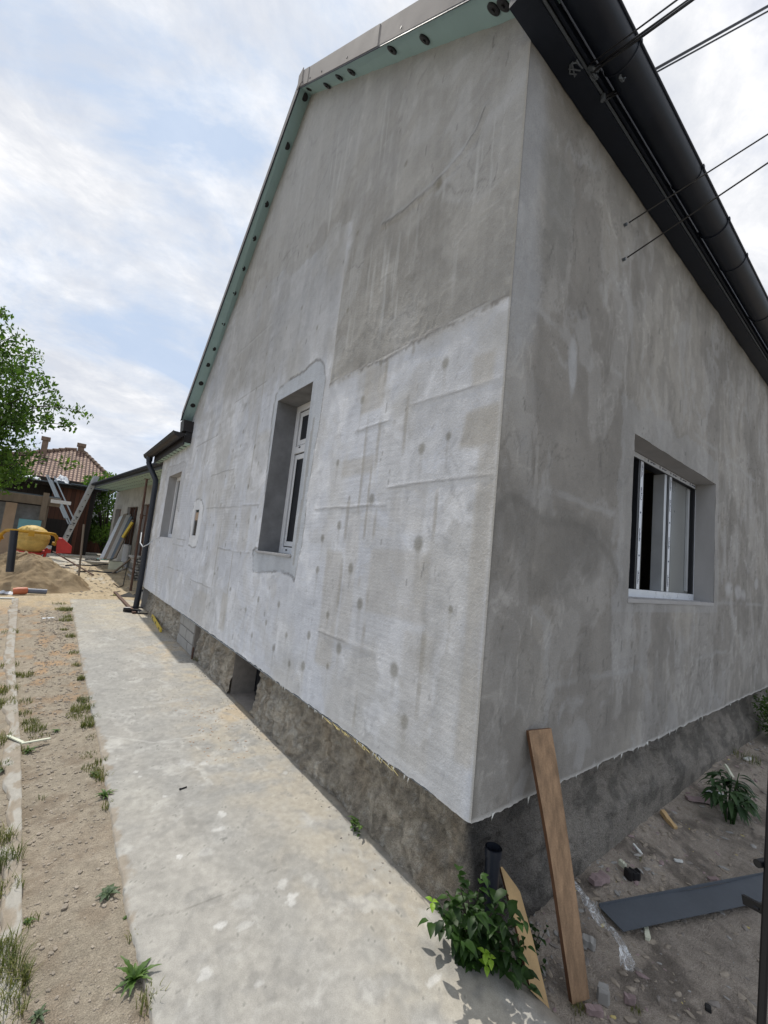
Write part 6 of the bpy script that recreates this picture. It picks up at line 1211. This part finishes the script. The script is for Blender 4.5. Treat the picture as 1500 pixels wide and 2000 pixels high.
# weed at the foundation, niche stake
p = Vector((.03, .82, 0)); o = thing('weed', p, 'small yellow green weed at the foot of the stone base', 'weed'); b = MB(); rg = random.Random(5)
for i in range(26): a = rg.uniform(1.8, 4.6); l = rg.uniform(.02, .05); q = p + Vector((rg.uniform(-.02, .01), rg.uniform(-.05, .05), rg.uniform(0, .05))); leaf_blade(b, q, q + Vector((math.cos(a) * l, math.sin(a) * l, rg.uniform(-.01, .03))), .008, (0, 0, 1), 4)
b.build('leaves', M['weed'], o)
b = MB(); q = onX(378, 1275, .05); b.tube([Vector((.04, q.y, -.01)), Vector((.04, q.y, .15))], .012, 8); b.build('stake', M['rust'], label='short dark iron stake beside the concrete blocks', cat='stake')
b = MB(); rg = random.Random(6)
for i in range(26):
    y = rg.uniform(.55, 1.35) ; l = rg.uniform(.04, .12); b.tube([(.0 + rg.uniform(-.004, .02), y, ZB - .008), (rg.uniform(-.015, .0), y - l, ZB - .014 - rg.random() * .008)], .0012, 4, cap=False)
b.build('straw_wisps', M['straw'], house, kind='stuff')
for i, (x0_, y0_, x1_, y1_) in enumerate(((15, 1437, 45, 1450), (42, 1452, 98, 1442))):
    b = MB(); A, B_ = onZ(x0_, y0_, .02), onZ(x1_, y1_, .01); b.beam(A, B_, .02, .008); b.build('wood_splinter', M['cream'], label=['pale splinter lying across the kerb strip', 'longer pale splinter pointing right from the kerb'][i], cat='splinter')
p = onZ(126, 1770, -.02); b = MB(); b.rock((p.x, p.y, gh(p.x, p.y) + .006), .014, 5, (1.3, 1, .7)); b.build('stone', M['grit'], label='fist sized grey stone on the bare soil strip', cat='stone')['label'] = 'lone larger grey stone on the bare soil strip'
# long leaved plant and flowering plant on the right
p0 = onZ(1425, 1600, -.12); o = thing('leafy_plant', Vector((p0.x, p0.y, gh(p0.x, p0.y))), 'dark plant with long drooping leaves on the dirt near the right edge', 'plant'); b, st = MB(), MB(); rg = random.Random(10); bs_ = o.location.copy()
for i in range(15):
    a = rg.random() * 6.28; r_ = rg.uniform(.08, .26); tp2 = bs_ + Vector((math.cos(a) * r_ * 1.3, math.sin(a) * r_ * .6, rg.uniform(.16, .36))); st.tube([bs_ + Vector((math.cos(a) * .03, math.sin(a) * .03, 0)), bs_.lerp(tp2, .5) + Vector((0, 0, .05)), tp2], [.006, .004, .003], 5)
    for j in range(9): aa = a + rg.uniform(-1.6, 1.6); L = rg.uniform(.08, .14); q = tp2.lerp(bs_, rg.uniform(0, .35)); leaf_blade(b, q, q + Vector((math.cos(aa) * L, math.sin(aa) * L, rg.uniform(-.07, .03))), .017, (0, 0, 1), 6, .03)
st.build('stem', M['leafd'], o); b.build('foliage', M['peony'], o, smooth=True)
p0 = onY(1510, 1470, -.12); o = thing('flowering_plant', Vector((p0.x + .12, -.20, gh(p0.x, -.2))), 'green bush with small yellow flowers against the wall base at the right edge', 'flowering plant'); bs_ = o.location.copy(); b, fl, st = MB(), MB(), MB(); rg = random.Random(13)
for i in range(60):
    a = rg.random() * 6.28; r_ = rg.uniform(.05, .36); tp2 = bs_ + Vector((math.cos(a) * r_, math.sin(a) * r_ * .6, rg.uniform(.12, .52))); st.tube([bs_, tp2], [.004, .002], 4); leaves(b, tp2, .13, 46, .022, rg)
    if i % 4 == 0:
        c = tp2 + Vector((-.08, -.10, .05))
        for k in range(6): aa = k * 1.047; fl.add([c, c + Vector((math.cos(aa) * .028, -.012, math.sin(aa) * .028)), c + Vector((math.cos(aa + .6) * .028, -.012, math.sin(aa + .6) * .028))], [(0, 1, 2)])
st.build('stem', M['leafd'], o); b.build('foliage', M['weed'], o); fl.build('flowers', M['flower'], o)

# ================================================================== OVERHEAD WIRES
def wire(pts, r, label, m=M['blackp']):
    P = [Vector(p) for p in pts]; out = []
    for a, c in zip(P[:-1], P[1:]):
        for k in range(10): t = k / 10; out.append(a.lerp(c, t))
    out.append(P[-1]); b = MB(); b.tube(out, r, 6); return b.build('overhead_wire', m, label=label, cat='wire', group='overhead wires to the eave')
def wline(a, px, py, yq_, r, label, far=11):
    a = Vector(a); q = onY(px, py, yq_); d = (q - a); e = a + d * (far / abs(d.y)); e.z += .3; return wire([a, q, e], r, label)
for px, py, q, lab in ((1225, 437, (1500, 262, -.70), 'upper of two thin wires anchored in the street side wall'), (1222, 505, (1500, 318, -.74), 'lower of two thin wires anchored in the street side wall')):
    wline(onY(px, py, .01), *q, .005, lab); e_ = onY(px, py, -.02); b = MB(); b.tube([e_ + Vector((0, .03, 0)), e_], .011, 10); b.build('wall_anchor', M['greymetal'], label=lab.split(' of')[0] + ' small wire anchor stuck in the street side wall', cat='anchor')
hk = onZ(1150, 140, 4.43); hk2 = onZ(1178, 192, 4.43)
wline(hk + Vector((0, -.02, 0)), 1345, 0, -.66, .006, 'uppermost black wire from the eave corner')
wline(hk + Vector((.01, -.02, -.012)), 1352, 0, -.68, .007, 'second black wire from the eave corner')
wline(hk + Vector((-.03, -.02, 0)), 1322, 0, -.66, .004, 'thinnest wire from the eave corner above the others')
wline(hk2, 1500, 12, -.72, .008, 'thick black wire below the eave corner wires')
wline(hk2 + Vector((.006, 0, -.014)), 1500, 22, -.72, .005, 'thin companion of the thick black wire')
ins = thing('wire_bracket', hk, 'small ceramic hook with loose ties under the eave where wires meet', 'bracket'); b = MB(); b.tube([hk + Vector((0, 0, .02)), hk + Vector((0, -.03, -.01)), hk + Vector((.02, -.05, -.02))], .012, 8); b.tube([hk2 + Vector((0, 0, .02)), hk2 + Vector((0, 0, -.015))], .014, 8); b.build('hook', M['greymetal'], ins)
b = MB(); rg = random.Random(17)
for c, s_ in ((onZ(1125, 135, 4.435), .05), (onZ(1160, 145, 4.43), .03), (onZ(1215, 150, 4.44), .02)):
    b = MB()
    for _ in range(5): a = rg.random() * 6.28; b.tube([c + Vector((rg.uniform(-s_, s_), rg.uniform(-s_, s_) * .5, 0)), c + Vector((math.cos(a) * s_, math.sin(a) * s_ * .6, -.012)), c + Vector((math.cos(a + 1) * s_, math.sin(a + 1) * s_ * .6, -.004))], .0045, 5)
    b.build('wire_tie', M['greymetal'], ins)
